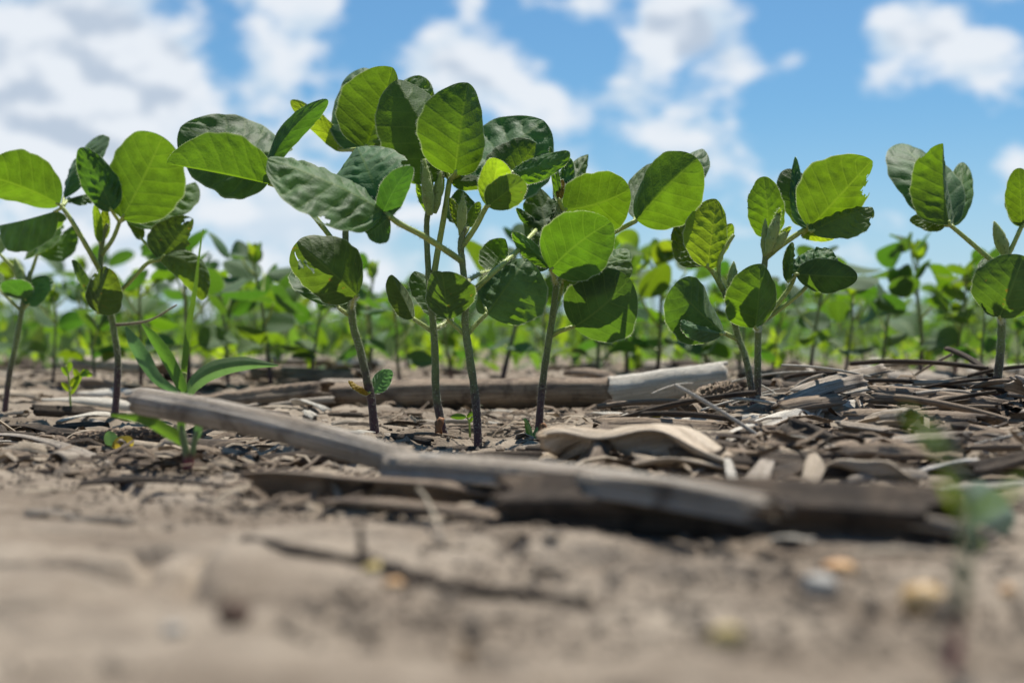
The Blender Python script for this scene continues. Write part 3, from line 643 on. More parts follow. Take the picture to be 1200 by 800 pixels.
# ------------------------------------------------------------------ corn residue
def stalk_geo(P0, P1, r, arc=360, bow=0., nodes=(), seed=0, n=18, jag=.6, k=34, thick=.22, taper=.0, rough=.10, a0=None):
    """stalk piece: closed tube or split shell (arc < 360), fibres as ribs, splintered ends, swollen nodes"""
    r_ = np.random.default_rng(seed); ax = P1-P0; L = ax.length; X = np.array(ax.normalized()); up = np.array([0, 0, 1.0]); S = np.cross(X, up); S /= np.linalg.norm(S); N = np.cross(S, X)
    g = Geo(); full = arc >= 360; m = n if full else n+1; th0 = math.radians(90-arc/2 if a0 is None else a0)
    ths = [th0+math.radians(arc)*j/n for j in range(m)]; rib = r_.uniform(-1, 1, m)*rough; rib2 = [rough*.6*math.sin(5*t+r_.uniform(0, 6)) for t in ths]
    e0 = r_.uniform(0, jag, m)*r; e1 = r_.uniform(0, jag, m)*r; low = [(r_.uniform(3, 9), r_.uniform(0, 6.28)) for _ in range(3)]
    O = []; I = []; U = []
    Ltot = L
    for i in range(k+1):
        f = i/k
        for j, t in enumerate(ths):
            s0, s1 = -e0[j]*.9+e0.mean(), L+e1[j]-e1.mean(); x = s0+(s1-s0)*f
            rr = r*(1+taper*(f-.5))*(1+rib[j]+rib2[j]+.035*math.sin(low[0][0]*f+low[0][1])+.03*math.sin(low[1][0]*2*f+t*2+low[1][1])+.02*r_.uniform(-1, 1))
            for nd in nodes: rr *= 1+.22*math.exp(-((x-nd*L)/(.35*r))**2)-.10*math.exp(-((x-nd*L-.7*r)/(.3*r))**2)
            c = np.array(P0)+X*x+N*(bow*L*4*f*(1-f))+S*(bow*.3*L*math.sin(3.1*f+low[2][1]))
            d = S*math.cos(t)+N*math.sin(t); O.append(c+d*rr); I.append(c+d*max(rr-thick*r, r*.3)); U.append((x*14, j/n*(arc/360)))
    mm = m; nv = (k+1)*mm; V = O+I; F = []
    J = range(mm) if full else range(mm-1)
    for i in range(k):
        for j in J:
            a, b2 = i*mm+j, i*mm+(j+1) % mm; c, d = (i+1)*mm+(j+1) % mm, (i+1)*mm+j
            F.append((a, b2, c, d)); F.append((nv+d, nv+c, nv+b2, nv+a))
        if not full:
            for j in (0, mm-1): a, d = i*mm+j, (i+1)*mm+j; F.append((a, d, nv+d, nv+a) if j == 0 else (nv+a, nv+d, d, a))
    for i in (0, k):
        for j in J: a, b2 = i*mm+j, i*mm+(j+1) % mm; F.append((a, nv+a, nv+b2, b2) if i == 0 else (b2, nv+b2, nv+a, a))
    g.add(V, F, 0, U+U)
    if full:                             # pith a little way inside the open ends
        for i in (1, k-1):
            c = np.mean(O[i*mm:(i+1)*mm], axis=0); o = [I[i*mm+j] for j in range(mm)]
            g.add([c]+o, [(0, j+1, (j+1) % mm+1) if i == k-1 else (0, (j+1) % mm+1, j+1) for j in range(mm)], 0, [(0.3, .5)]*(mm+1))
    return g
def to_local(g, loc):
    g.V = [(v[0]-loc.x, v[1]-loc.y, v[2]-loc.z) for v in g.V]; return g
def settle(p, hpx, f=.55):
    """bring a piece forward along the ground until it lies on the soil, not in it"""
    x, y, d = p
    while d > .2:
        P = at(x, y, d)
        if P.z >= float(gz(P.x, P.y))+f*hpx/2/FPX*d: break
        d -= .003
    return x, y, d
def stalk(name, label, p0, p1, thpx, mt, cat='corn stalk', group=None, **kw):
    p0, p1 = settle(p0, thpx), settle(p1, thpx); P0, P1 = at(*p0), at(*p1); r = thpx/2/FPX*(p0[2]+p1[2])/2; loc = (P0+P1)/2
    g = to_local(stalk_geo(P0, P1, r, seed=int(p0[0]*7+p0[1]), **kw), loc)
    return obj(name, g.mesh(name, [mt]), None, Matrix.Translation(loc), label, cat, group)
def ribbon_geo(P0, P1, wid, seed=0, k=22, m=6, curve=.3, twist=.5, sag=.05, thick=.0004, jag=1., tilt=0., ripple=.1):
    r_ = np.random.default_rng(seed); ax = P1-P0; L = ax.length; X = np.array(ax.normalized()); S = np.cross(X, [0, 0, 1.0]); S /= np.linalg.norm(S); N = np.cross(S, X)
    p = r_.uniform(0, 6.28, 5); e0 = r_.uniform(0, jag, m+1)*wid; e1 = r_.uniform(0, jag, m+1)*wid; top = []; U = []; nr = []
    for i in range(k+1):
        f = i/k; a = tilt+twist*math.sin(2.2*f+p[0]); sd = S*math.cos(a)+N*math.sin(a); nn = -S*math.sin(a)+N*math.cos(a)
        wv = wid*(.75+.25*math.sin(math.pi*f)**.5)*(1+.12*math.sin(9*f+p[1]))
        for j in range(m+1):
            v = j/m*2-1; x = -e0[j]*.8+(L+e0[j]*.8+e1[j]*.8)*f
            off = nn*(curve*wv*(1-v*v)+ripple*wid*math.sin(v*4+p[2]+3*f)+ripple*.5*wid*math.sin(11*f+p[3]+v*2))
            top.append(np.array(P0)+X*x+sd*v*wv+off+N*(sag*L*4*f*(1-f))+S*(.5*sag*L*math.sin(3.14*f+p[4]))); U.append((x*14, j/m*.3)); nr.append(nn)
    n = m+1; T = np.array(top); Bt = T-np.array(nr)*thick; V = list(T)+list(Bt); o = len(top); F = []
    for i in range(k):
        for j in range(m):
            a, b2, c, d = i*n+j, i*n+j+1, (i+1)*n+j+1, (i+1)*n+j; F.append((a, d, c, b2)); F.append((o+a, o+b2, o+c, o+d))
        a, d = i*n, (i+1)*n; F.append((a, o+a, o+d, d)); a, d = i*n+m, (i+1)*n+m; F.append((d, o+d, o+a, a))
    for j in range(m): F.append((j+1, o+j+1, o+j, j)); a = k*n+j; F.append((a, o+a, o+a+1, a+1))
    g = Geo(); g.add(V, F, 0, U+U); return g
def strip(name, label, p0, p1, thpx, mt, cat='straw', group=None, **kw):
    p0, p1 = settle(p0, 6), settle(p1, 6); P0, P1 = at(*p0), at(*p1); wd = thpx/2/FPX*(p0[2]+p1[2])/2; loc = (P0+P1)/2
    g = to_local(ribbon_geo(P0, P1, wd, seed=int(p0[0]*5+p0[1]*3), **kw), loc)
    return obj(name, g.mesh(name, [mt]), None, Matrix.Translation(loc), label, cat, group)
def twig(name, label, pts, r, mt='dry_twig', cat='twig'):
    P = [at(*settle(p, 4)) for p in pts]; b = P[0]; g = Geo(); g.tube([p-b for p in P], np.linspace(r, r*.6, len(P)), 8, 0, 0, 1, 6, .12)
    return obj(name, g.mesh(name, [mt]), None, Matrix.Translation(b), label, cat)

# front stalks
stalk('corn_stalk', 'long pale grey corn stalk in the foreground, left end raised off the soil', (163, 470, .435), (500, 549, .385), 34, 'stalk_mixed', bow=.018, nodes=(.93,), jag=.9, k=60, n=22, rough=.07)
stalk('corn_stalk', 'blurred grey brown split stalk crossing the middle foreground to a blunt end', (462, 552, .388), (905, 607, .262), 44, 'stalk_grey', arc=210, bow=.012, jag=1.8, k=60, n=22, rough=.13, taper=-.3)
stalk('corn_stalk', 'thick stalk coloured dark like shade under the blunt end of the foreground stalk', (590, 596, .345), (1112, 614, .281), 66, 'stalk_dark', bow=.012, k=60, n=22, rough=.22, jag=1.6)  # dark material puts the shade beneath the grey stalk into its colour
strip('corn_husk_strip', 'long pale fibrous strip for the sunlit top of the middle foreground stalk', (500, 535, .372), (850, 575, .285), 20, 'stalk_white', sag=.01, curve=.5, jag=4, thick=.0008)  # splintered fibres, made pale to give the stalk top its sunlit brightness
strip('corn_husk_strip', 'shorter pale splinter beside the long pale fibrous strip', (640, 556, .322), (880, 588, .264), 16, 'stalk_mixed', sag=.02, curve=.5, jag=5, thick=.0008)
strip('corn_husk_strip', 'brown splintered strip lying on the dark shaded stalk', (740, 578, .335), (1015, 590, .305), 26, 'stalk_brown', sag=.02, curve=.5, jag=2.5, thick=.0008)
strip('corn_husk_strip', 'frayed grey strip at the right end of the dark shaded stalk', (960, 598, .288), (1140, 622, .275), 24, 'stalk_mixed', sag=.03, curve=.5, jag=3, thick=.0008)
strip('corn_husk_strip', 'thin pale splinter along the foot of the dark shaded stalk', (900, 652, .262), (1060, 648, .262), 12, 'stalk_brown', sag=.02, jag=2)
stalk('corn_stalk', 'brown flattened stalk lying behind the blunt end of the foreground stalk', (820, 582, .352), (1010, 588, .345), 30, 'stalk_brown', arc=220, k=30)
strip('corn_husk_strip', 'flat brown strip under the front stalk, left of its dark gap', (300, 568, .365), (615, 590, .345), 44, 'stalk_brown', sag=.02, curve=.5, tilt=.5, thick=.001)
strip('corn_husk_strip', 'thin grey strip in the foreground just below the flat brown strip', (380, 592, .335), (590, 608, .325), 30, 'stalk_brown', sag=.03, curve=.5, tilt=.4, thick=.001)
strip('corn_husk_strip', 'pale strip at the left, running under the raised stalk end', (-30, 538, .47), (330, 556, .44), 18, 'stalk_brown', sag=.01, curve=.6)
strip('corn_husk_strip', 'narrow grey strip at the far left edge before the dark cob', (-10, 512, .54), (130, 545, .50), 14, 'stalk_grey', sag=.03, curve=.5)
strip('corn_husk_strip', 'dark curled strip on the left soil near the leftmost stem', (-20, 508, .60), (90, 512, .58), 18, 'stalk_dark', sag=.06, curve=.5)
strip('corn_husk_strip', 'short tan chip under the middle of the raised front stalk', (235, 548, .45), (300, 556, .44), 18, 'husk_tan', sag=.05, curve=.4)
strip('corn_husk_strip', 'dark strip drawn for the long shadow on the left foreground soil', (95, 566, .40), (280, 572, .39), 12, 'stalk_dark', sag=.04, curve=.3)  # dark colour stands for the shadow below the raised stalk end
twig('twig', 'thin dark twig on the foreground soil left of the middle', [(288, 634, .287), (340, 644, .282), (400, 655, .27), (425, 660, .265)], .0014, 'stalk_dark')
twig('twig', 'bent twig darkened like a shadow line across the middle foreground soil', [(425, 655, .262), (470, 670, .25), (540, 690, .235), (620, 696, .227), (690, 706, .222)], .0014, 'stalk_dark')  # twig coloured dark for the shadow line under a thin straw
twig('twig', 'short upright dark stub in the middle foreground', [(424, 655, .262), (423, 635, .262), (421, 616, .263)], .0008, 'stalk_dark')
twig('twig', 'thin straw arching over the middle foreground strips', [(520, 640, .285), (512, 612, .29), (500, 585, .31), (490, 572, .32)], .0006)
# back stalk
stalk('corn_stalk', 'grey brown corn stalk behind the sharp stems with a bleached right half', (366, 467, .80), (722, 460, .745), 34, 'stalk_brown', nodes=(.99,), bow=.006, k=50, n=20, jag=.5)
stalk('corn_stalk', 'bleached white flat ended stalk continuing to the right behind the middle plants', (716, 461, .742), (852, 442, .735), 40, 'stalk_white', bow=.004, k=30, jag=.4, taper=-.12, rough=.05)
strip('corn_husk_strip', 'small brown wedge poking up behind the back stalk', (665, 436, .86), (728, 446, .84), 14, 'stalk_brown', thick=.002, sag=.08)
stalk('corn_stalk', 'pale stalk piece lying in the left background soil', (300, 437, 1.0), (420, 445, .95), 22, 'stalk_brown')
stalk('corn_stalk', 'short weathered stalk in the left background beside the tiny seedling', (90, 428, 1.05), (190, 436, 1.0), 22, 'stalk_grey', arc=220)
# right heap
stalk('corn_stalk', 'silvery split stalk with dark stripes of shade in the right heap', (846, 527, .545), (1003, 482, .575), 30, 'stalk_white', arc=230, bow=.02, k=40, n=20, thick=.15)
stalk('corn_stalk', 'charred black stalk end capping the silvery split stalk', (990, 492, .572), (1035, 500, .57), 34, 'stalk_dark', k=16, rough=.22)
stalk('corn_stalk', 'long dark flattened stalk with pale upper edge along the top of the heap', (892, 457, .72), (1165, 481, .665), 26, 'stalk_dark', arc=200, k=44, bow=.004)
strip('corn_husk_strip', 'pale ribbon along the top edge of the right heap', (940, 452, .70), (1160, 474, .66), 10, 'stalk_grey', sag=.01)
twig('twig', 'brown twig leaning on the heap below the chewed leaflet', [(922, 482, .60), (955, 468, .605), (993, 450, .61)], .0017, 'stalk_brown')
twig('twig', 'short brown stub sticking up from the top of the right heap', [(1072, 478, .62), (1055, 462, .63), (1037, 443, .64)], .0015, 'stalk_brown')
twig('twig', 'second brown stub beside the first on the right heap', [(1092, 484, .61), (1065, 472, .62), (1036, 460, .63)], .0019, 'stalk_brown')
twig('straw', 'thin pale straw rising above the right heap', [(1095, 480, .61), (1082, 455, .62), (1068, 435, .63)], .0004, 'husk_tan', 'straw')
stalk('corn_stalk', 'fibrous pale shredded stalk left of the two purple stems', (770, 507, .565), (905, 503, .58), 30, 'stalk_white', arc=240, rough=.25, jag=1.6, k=34, n=26)
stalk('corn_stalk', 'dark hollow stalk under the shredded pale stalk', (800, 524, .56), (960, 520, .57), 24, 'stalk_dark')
stalk('corn_stalk', 'grey block of stalk with a square end behind the shredded stalk', (840, 492, .63), (900, 482, .64), 22, 'stalk_grey', arc=300, k=14)
stalk('corn_stalk', 'layered pale plank of stalk in the middle of the right heap', (962, 524, .50), (1108, 522, .50), 20, 'stalk_grey', arc=150, rough=.16, k=30)
stalk('corn_stalk', 'thin brown stalk below the layered pale plank', (950, 536, .492), (1095, 538, .49), 16, 'stalk_brown', arc=190)
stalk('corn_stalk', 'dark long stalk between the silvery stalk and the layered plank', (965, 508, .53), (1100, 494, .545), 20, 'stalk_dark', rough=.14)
stalk('corn_stalk', 'thick dark grey stalk with a broken end at the right edge', (1108, 506, .53), (1225, 532, .50), 38, 'stalk_brown', rough=.1, nodes=(.15,))
stalk('corn_stalk', 'black broken stalk end at the right edge below the rightmost sharp stem', (1150, 522, .515), (1230, 548, .49), 26, 'stalk_dark', rough=.2)
strip('corn_husk', 'wide bleached husk at the right edge of the heap', (1085, 556, .435), (1225, 546, .42), 40, 'stalk_white', thick=.001, sag=.03, ripple=.2, tilt=.35)
strip('corn_husk', 'narrow bleached husk strip below the wide husk at the right edge', (1085, 577, .41), (1225, 567, .39), 16, 'stalk_white', sag=.02, ripple=.2)
strip('corn_husk', 'ragged shredded tan husk right of the middle heap', (970, 556, .44), (1070, 566, .425), 36, 'husk_tan', ripple=.35, jag=1.6, tilt=.5, sag=.05)
strip('corn_husk', 'crumpled tan husk in front of the rightmost middle stem', (664, 538, .455), (838, 552, .43), 62, 'husk_tan', jag=1.8, ripple=.45, curve=.5, tilt=.75, sag=.09, twist=.5, k=40, m=12, thick=.0008)
strip('corn_husk', 'upright folded husk flap at the left of the crumpled husk', (688, 556, .47), (706, 508, .475), 40, 'stalk_brown', ripple=.25, curve=.5)
strip('corn_husk_strip', 'pale strip leaning upright in front of the silvery stalk', (873, 592, .43), (850, 528, .46), 14, 'stalk_white', sag=.02)
strip('corn_husk_strip', 'grey leaf scrap leaning right of the upright pale strip', (885, 590, .425), (898, 535, .45), 30, 'stalk_grey', sag=.02)
strip('corn_husk_strip', 'small pointed tan scrap in the centre of the heap', (938, 575, .43), (962, 538, .45), 22, 'husk_tan')
stalk('corn_stalk', 'brown round stalk behind the upright strips', (870, 532, .52), (990, 520, .53), 20, 'stalk_brown')
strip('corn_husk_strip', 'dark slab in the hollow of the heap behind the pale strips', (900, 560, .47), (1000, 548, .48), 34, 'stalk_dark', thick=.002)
strip('corn_husk_strip', 'grey wedge of residue standing behind the purple stems', (902, 452, .92), (980, 456, .90), 24, 'stalk_grey', tilt=.8, sag=.12)
stalk('corn_stalk', 'blurred pale stalk in the background right of the heap', (1040, 446, .95), (1110, 452, .93), 24, 'stalk_grey')

def cob_geo(P0, P1, r, seed):
    """cob core: rows of raised chaffy cups"""
    r_ = np.random.default_rng(seed); ax = P1-P0; L = ax.length; X = np.array(ax.normalized()); S = np.cross(X, [0, 0, 1.0]); S /= np.linalg.norm(S); N = np.cross(S, X)
    k, m = 78, 90; V = []; U = []; rows = 13; cols = L/(2*math.pi*r/rows); jit = r_.uniform(-.2, .2, (40, 40))
    for i in range(k+1):
        f = i/k
        for j in range(m):
            a = j/m*rows; b = f*cols; ca = math.floor(a); b2 = b+.5*(ca % 2); cb = math.floor(b2); da, db = a-ca-.5, b2-cb-.5
            q = max(abs(da), abs(db))*2; edge = max(0, (q-.55)/.45); ht = edge*(.9+2*jit[ca % 40, cb % 40])+.25*r_.uniform(-1, 1)*edge
            end = math.sin(math.pi*min(1, max(0, f)))**.35
            rr = r*(.74+.36*ht)*(.35+.65*end); t = 2*math.pi*j/m
            V.append(np.array(P0)+X*(L*f+.1*r*r_.uniform(-1, 1))+(S*math.cos(t)+N*math.sin(t)*.8)*rr); U.append((f*L*14, j/m))
    F = [(i*m+j, i*m+(j+1) % m, (i+1)*m+(j+1) % m, (i+1)*m+j) for i in range(k) for j in range(m)]
    F += [tuple(range(m-1, -1, -1)), tuple(k*m+j for j in range(m))]
    g = Geo(); g.add(V, F, 0, U); return g
for lab, p0, p1, th in (('dark corn cob core with honeycomb cups beside the second stem from the left', (82, 523, .585), (200, 514, .575), 42),
                        ('crumbly brown cob fragment under the end of the bleached stalk', (800, 480, .68), (862, 458, .69), 44),
                        ('rough brown cob fragment on the right heap beside the rightmost sharp stem', (1098, 480, .62), (1152, 494, .60), 30)):
    p0, p1 = settle(p0, th, 1.1), settle(p1, th, 1.1); P0, P1 = at(*p0), at(*p1); loc = (P0+P1)/2; g = to_local(cob_geo(P0, P1, th/2/FPX*p0[2], int(p0[0])), loc)
    obj('corn_cob', g.mesh('corn_cob', ['cob']), None, Matrix.Translation(loc), lab, 'corn cob')
stalk('corn_stalk', 'short grey black stalk chunk right of the dark cob under the raised stalk', (196, 528, .56), (282, 534, .55), 32, 'stalk_dark', k=18)

# brown shrivelled cotyledons hanging at the feet of two stems
for lab, p0, p1 in (('shrivelled brown cotyledon hanging at the foot of the middle grey green stem', (517, 490, .572), (514, 507, .57)), ('shrivelled brown cotyledon at the foot of the rightmost middle stem', (636, 496, .585), (639, 520, .583))):
    P0, P1 = at(*p0), at(*p1); loc = P0; g = to_local(ribbon_geo(P0, P1, .0017, 5, 8, 4, .8, .5, .1, .0008, .3, 0, .3) if abs((P1-P0).normalized().z) < .99 else ribbon_geo(P0, P1+Vector((.001, 0, 0)), .0017, 5, 8, 4, .8, .5, .1, .0008, .3, 0, .3), loc)
    obj('dead_cotyledon', g.mesh('dead_cotyledon', ['brown_flake']), None, Matrix.Translation(loc), lab, 'dead leaf')

# pebbles and clods of the foreground
def pebble(name, label, px, py, d, wpx, hpx, mt, cat='pebble', seed=1):
    P = at(px, py, d); rx, rz = wpx/2/FPX*d, hpx/2/FPX*d; V = []; n, m = 10, 14
    r_ = np.random.default_rng(seed); c = r_.normal(size=(5, 3))
    for i in range(n+1):
        for j in range(m):
            a, b2 = math.pi*i/n, 2*math.pi*j/m; q = np.array([math.sin(a)*math.cos(b2), math.sin(a)*math.sin(b2), math.cos(a)])
            s = 1+.12*sum(math.sin(2.2*np.dot(cc, q)) for cc in c)/2; V.append((q[0]*rx*s, q[1]*rx*s*.85, q[2]*rz*s))
    F = [(i*m+j, i*m+(j+1) % m, (i+1)*m+(j+1) % m, (i+1)*m+j) for i in range(n) for j in range(m)]
    g = Geo(); g.add(V, F); P.z = float(gz(P.x, P.y))+rz*.6
    obj(name, g.mesh(name, [mt]), None, Matrix.Translation(P), label, cat)
pebble('pebble', 'amber rounded pebble in the right foreground', 1085, 716, .212, 56, 42, 'amber_stone', seed=2)
pebble('pebble', 'pale grey pebble in the right foreground', 962, 705, .222, 42, 30, 'grey_stone', seed=3)
pebble('pebble', 'small ochre pebble at the bottom right of the middle', 850, 765, .182, 40, 30, 'yellow_stone', seed=4)
pebble('soil_clod', 'dark reddish brown clod in the left foreground', 276, 745, .193, 42, 28, 'dark_clod', 'clod', 5)
pebble('soil_clod', 'small dim grey clod beside the reddish brown clod', 203, 750, .192, 26, 16, 'grey_stone', 'clod', 6)
pebble('pebble', 'small orange brown chip in front of the dark shaded stalk', 985, 675, .243, 40, 18, 'orange_flake', seed=7)
pebble('pebble', 'tiny pale orange chip at the right edge of the foreground', 1180, 703, .222, 20, 18, 'orange_flake', seed=8)
pebble('pebble', 'pale yellow chip at the bend of the middle dark twig', 440, 672, .25, 30, 18, 'yellow_stone', seed=9)
pebble('pebble', 'orange chip just right of the pale yellow chip', 462, 690, .236, 24, 16, 'orange_flake', seed=10)

# loose straw fragments, one by one
protos = []
for i in range(14):
    L = [.012, .02, .03, .045][i % 4]; mt = ['stalk_brown', 'stalk_grey', 'husk_tan', 'stalk_dark', 'stalk_white', 'stalk_brown', 'stalk_grey'][i % 7]
    gg = ribbon_geo(Vector((-L/2, 0, 0)), Vector((L/2, 0, 0)), .0011+.0022*((i*5) % 7)/7, 50+i, 10, 4, .4, .6, .05, .0005) if i % 3 else stalk_geo(Vector((-L/2, 0, 0)), Vector((L/2, 0, 0)), .0016+.0005*(i % 4), 200, .02, (), 50+i, 10, .8, 8)
    protos.append(gg.mesh('straw_fragment', [mt]))
big = []
for i in range(12):
    L = [.03, .045, .06, .035][i % 4]; mt = ['stalk_brown', 'stalk_dark', 'stalk_grey', 'stalk_dark', 'stalk_brown', 'husk_tan', 'stalk_grey', 'stalk_brown', 'stalk_dark', 'stalk_white', 'stalk_brown', 'stalk_dark'][i]
    gg = ribbon_geo(Vector((-L/2, 0, 0)), Vector((L/2, 0, 0)), .003+.003*((i*5) % 7)/7, 80+i, 16, 6, .4, .7, .06, .0008, 1.4, 0, .25) if i % 2 else stalk_geo(Vector((-L/2, 0, 0)), Vector((L/2, 0, 0)), .0032+.0009*(i % 4), 190+20*(i % 3), .02, (), 80+i, 14, 1.2, 14, rough=.16)
    big.append((gg.mesh('stalk_fragment', [mt]), {'stalk_brown': 'brown', 'stalk_dark': 'blackish', 'stalk_grey': 'grey', 'husk_tan': 'tan', 'stalk_white': 'bleached'}[mt]+(' flat strip' if i % 2 else ' half-round piece')))
sticks = []
for i in range(8):
    L = [.04, .06, .05, .075][i % 4]; mt = ['stalk_brown', 'husk_tan', 'stalk_dark', 'stalk_white', 'stalk_mixed', 'stalk_brown', 'stalk_white', 'stalk_dark'][i]
    gg = stalk_geo(Vector((-L/2, 0, 0)), Vector((L/2, 0, 0)), .0007+.0004*(i % 3), 360, .03, (.6,), 140+i, 7, 1.5, 14, rough=.15)
    sticks.append((gg.mesh('stalk_fragment', [mt]), {'stalk_brown': 'brown', 'stalk_dark': 'blackish', 'husk_tan': 'tan', 'stalk_white': 'bleached', 'stalk_mixed': 'grey brown'}[mt]+' thin stick'))
def heap(n):
    for k in range(n):
        y = rnd.uniform(.40, .68); x = rnd.uniform(.11, .40)*y; s = rnd.uniform(.6, 1.1); lay = rnd.random()**1.3*(.004+.045*max(0, y-.42))*float(sstep(x/y, .08, .2))
        M = Matrix.Translation((x, y, float(gz(x, y))+.002*s+lay)) @ Matrix.Rotation(rnd.gauss(0, .5), 4, 'Z') @ Matrix.Rotation(rnd.gauss(0, .14), 4, 'Y') @ Matrix.Rotation(rnd.gauss(0, .7), 4, 'X') @ Matrix.Scale(s, 4)
        me, lk = rnd.choice(big); obj('stalk_fragment', me, None, M, lk+' of broken corn stalk piled in the right heap', 'stalk fragment', lk+'s of the right heap')
heap(58)
for _ in range(52):
    y = rnd.uniform(.42, .70); x = rnd.uniform(.09, .40)*y; me, lk = rnd.choice(sticks)
    M = Matrix.Translation((x, y, float(gz(x, y))+.004+rnd.random()*(.004+.05*max(0, y-.42)))) @ Matrix.Rotation(rnd.gauss(0, .8), 4, 'Z') @ Matrix.Rotation(rnd.gauss(0, .22), 4, 'Y') @ Matrix.Scale(rnd.uniform(.5, 1), 4)
    obj('stalk_fragment', me, None, M, lk+' of corn residue tangled in the right heap', 'stalk fragment', lk+'s of the right heap')
for _ in range(60):
    y = rnd.uniform(.76, 1.4); x = rnd.uniform(-.42, .42)*y; s = rnd.uniform(.7, 1.4)
    me, lk = rnd.choice(big); obj('stalk_fragment', me, None, Matrix.Translation((x, y, float(gz(x, y))+.002*s)) @ Matrix.Rotation(rnd.gauss(0, .5), 4, 'Z') @ Matrix.Rotation(rnd.gauss(0, .12), 4, 'Y') @ Matrix.Rotation(rnd.gauss(0, .6), 4, 'X') @ Matrix.Scale(s, 4),
        'blurred '+lk+' of stalk on the soil behind the sharp row', 'stalk fragment', lk+'s behind the sharp row')
def shredded():
    """fine shredded residue that nobody could count"""
    r_ = np.random.default_rng(21); gs = {m_: Geo() for m_ in ('stalk_brown', 'stalk_dark', 'husk_tan')}
    for (x0, x1, y0, y1, cnt, zz) in ((.06, .42, .42, .74, 1500, .010), (-.42, -.14, .42, .60, 420, .002), (-.10, .10, .62, .80, 260, .002), (-.2, .2, .33, .42, 200, .001), (-.42, .42, .78, 1.3, 700, .003)):
        for _ in range(cnt):
            y = r_.uniform(y0, y1); x = r_.uniform(x0, x1)*y; L = r_.uniform(.004, .022); wd = r_.uniform(.0003, .0014); a = r_.normal(0, .7); el = r_.normal(0, .18)
            z = float(gz0(x, y))+.0008+zz*r_.random()**1.5*max(.15, min(1, (abs(x/y)-.05)*9)); d = np.array((math.cos(a)*math.cos(el), math.sin(a)*math.cos(el), math.sin(el))); sd = np.array((-math.sin(a), math.cos(a), r_.normal(0, .5))); n_ = np.cross(d, sd)
            c = np.array((x, y, z)); V = []; U = []; k = 3; sg = r_.normal(0, .12)*L
            for i in range(k+1):
                f = i/k-.5; q = c+d*L*f+n_*sg*(1-4*f*f); V += [q-sd*wd, q+n_*wd*.8, q+sd*wd]; U += [(f*L*14, .1), (f*L*14, .2), (f*L*14, .3)]
            F = [(i*3+j, i*3+j+1, i*3+j+4, i*3+j+3) for i in range(k) for j in (0, 1)]
            gs[['stalk_brown', 'stalk_dark', 'husk_tan', 'stalk_brown'][r_.integers(0, 4)]].add(V, F, 0, U)
    g = Geo()
    for i, (m_, q) in enumerate(gs.items()): g.add(q.V, q.F, i, q.U)
    obj('shredded_residue', g.mesh('shredded_residue', list(gs)), None, None, 'fine shredded corn litter strewn on the soil and through the heap', None, None, 'stuff')
shredded()
def scatter(n, xr, yr, label, group, smax=1.0):
    for _ in range(n):
        y = rnd.uniform(*yr)**1.0; x = rnd.uniform(*xr)*y; s = rnd.uniform(.5, smax)
        z = float(gz(x, y))+.0012*s
        M = Matrix.Translation((x, y, z)) @ Matrix.Rotation(rnd.gauss(0, .7), 4, 'Z') @ Matrix.Rotation(rnd.gauss(0, .10), 4, 'Y') @ Matrix.Rotation(rnd.uniform(-.6, .6), 4, 'X') @ Matrix.Scale(s, 4)
        obj('straw_fragment', rnd.choice(protos), None, M, label, 'straw', group)
scatter(70, (.10, .40), (.40, .68), 'small loose straw fragment among the stalks of the right heap', 'loose straw in the right heap', 1.2)
scatter(48, (-.12, .12), (.46, .74), 'small loose straw fragment on soil around the middle sharp stems', 'loose straw around the middle stems', .9)
scatter(50, (-.40, -.12), (.42, .72), 'small loose straw fragment on soil around the left stems', 'loose straw on the left', 1.1)
scatter(110, (-.42, .42), (.74, 1.6), 'small blurred straw fragment on soil behind the sharp row', 'loose straw behind the sharp row', 1.6)
scatter(14, (-.36, .36), (.24, .38), 'small blurred straw fragment on the foreground soil', 'loose straw in the foreground', .6)

# soil crumbs nobody could count
def crumbs():
    g = Geo(); r_ = np.random.default_rng(5); V = []; F = []
    ico = np.array([(0, 0, 1), (.9, 0, .3), (.28, .85, .3), (-.73, .53, .3), (-.73, -.53, .3), (.28, -.85, .3), (0, 0, -.6)]); fc = [(0, 1, 2), (0, 2, 3), (0, 3, 4), (0, 4, 5), (0, 5, 1), (6, 2, 1), (6, 3, 2), (6, 4, 3), (6, 5, 4), (6, 1, 5)]
    y = r_.uniform(.17**.5, 1.6**.5, 20000)**2; x = r_.uniform(-.42, .42, 20000)*y; keep = vnoise(x*14, y*14, 77) > .36; x, y = x[keep], y[keep]; z = gz(x, y)
    sz = np.exp(r_.normal(-7.2, .55, len(x)))*np.where(y < .42, .75, 1.0)
    for i in range(len(x)):
        o = len(V); q = ico*(1+r_.uniform(-.35, .35, (7, 3)))*sz[i]; a = r_.uniform(0, 6.28); c, s = math.cos(a), math.sin(a)
        V += [(x[i]+p[0]*c-p[1]*s, y[i]+p[0]*s+p[1]*c, z[i]+p[2]) for p in q]; F += [tuple(o+k for k in f) for f in fc]
    g.add(V, F); obj('soil_crumbs', g.mesh('soil_crumbs', ['soil'], False), None, None, 'loose crumbs of dry soil strewn over the ground', None, None, 'stuff')
crumbs()

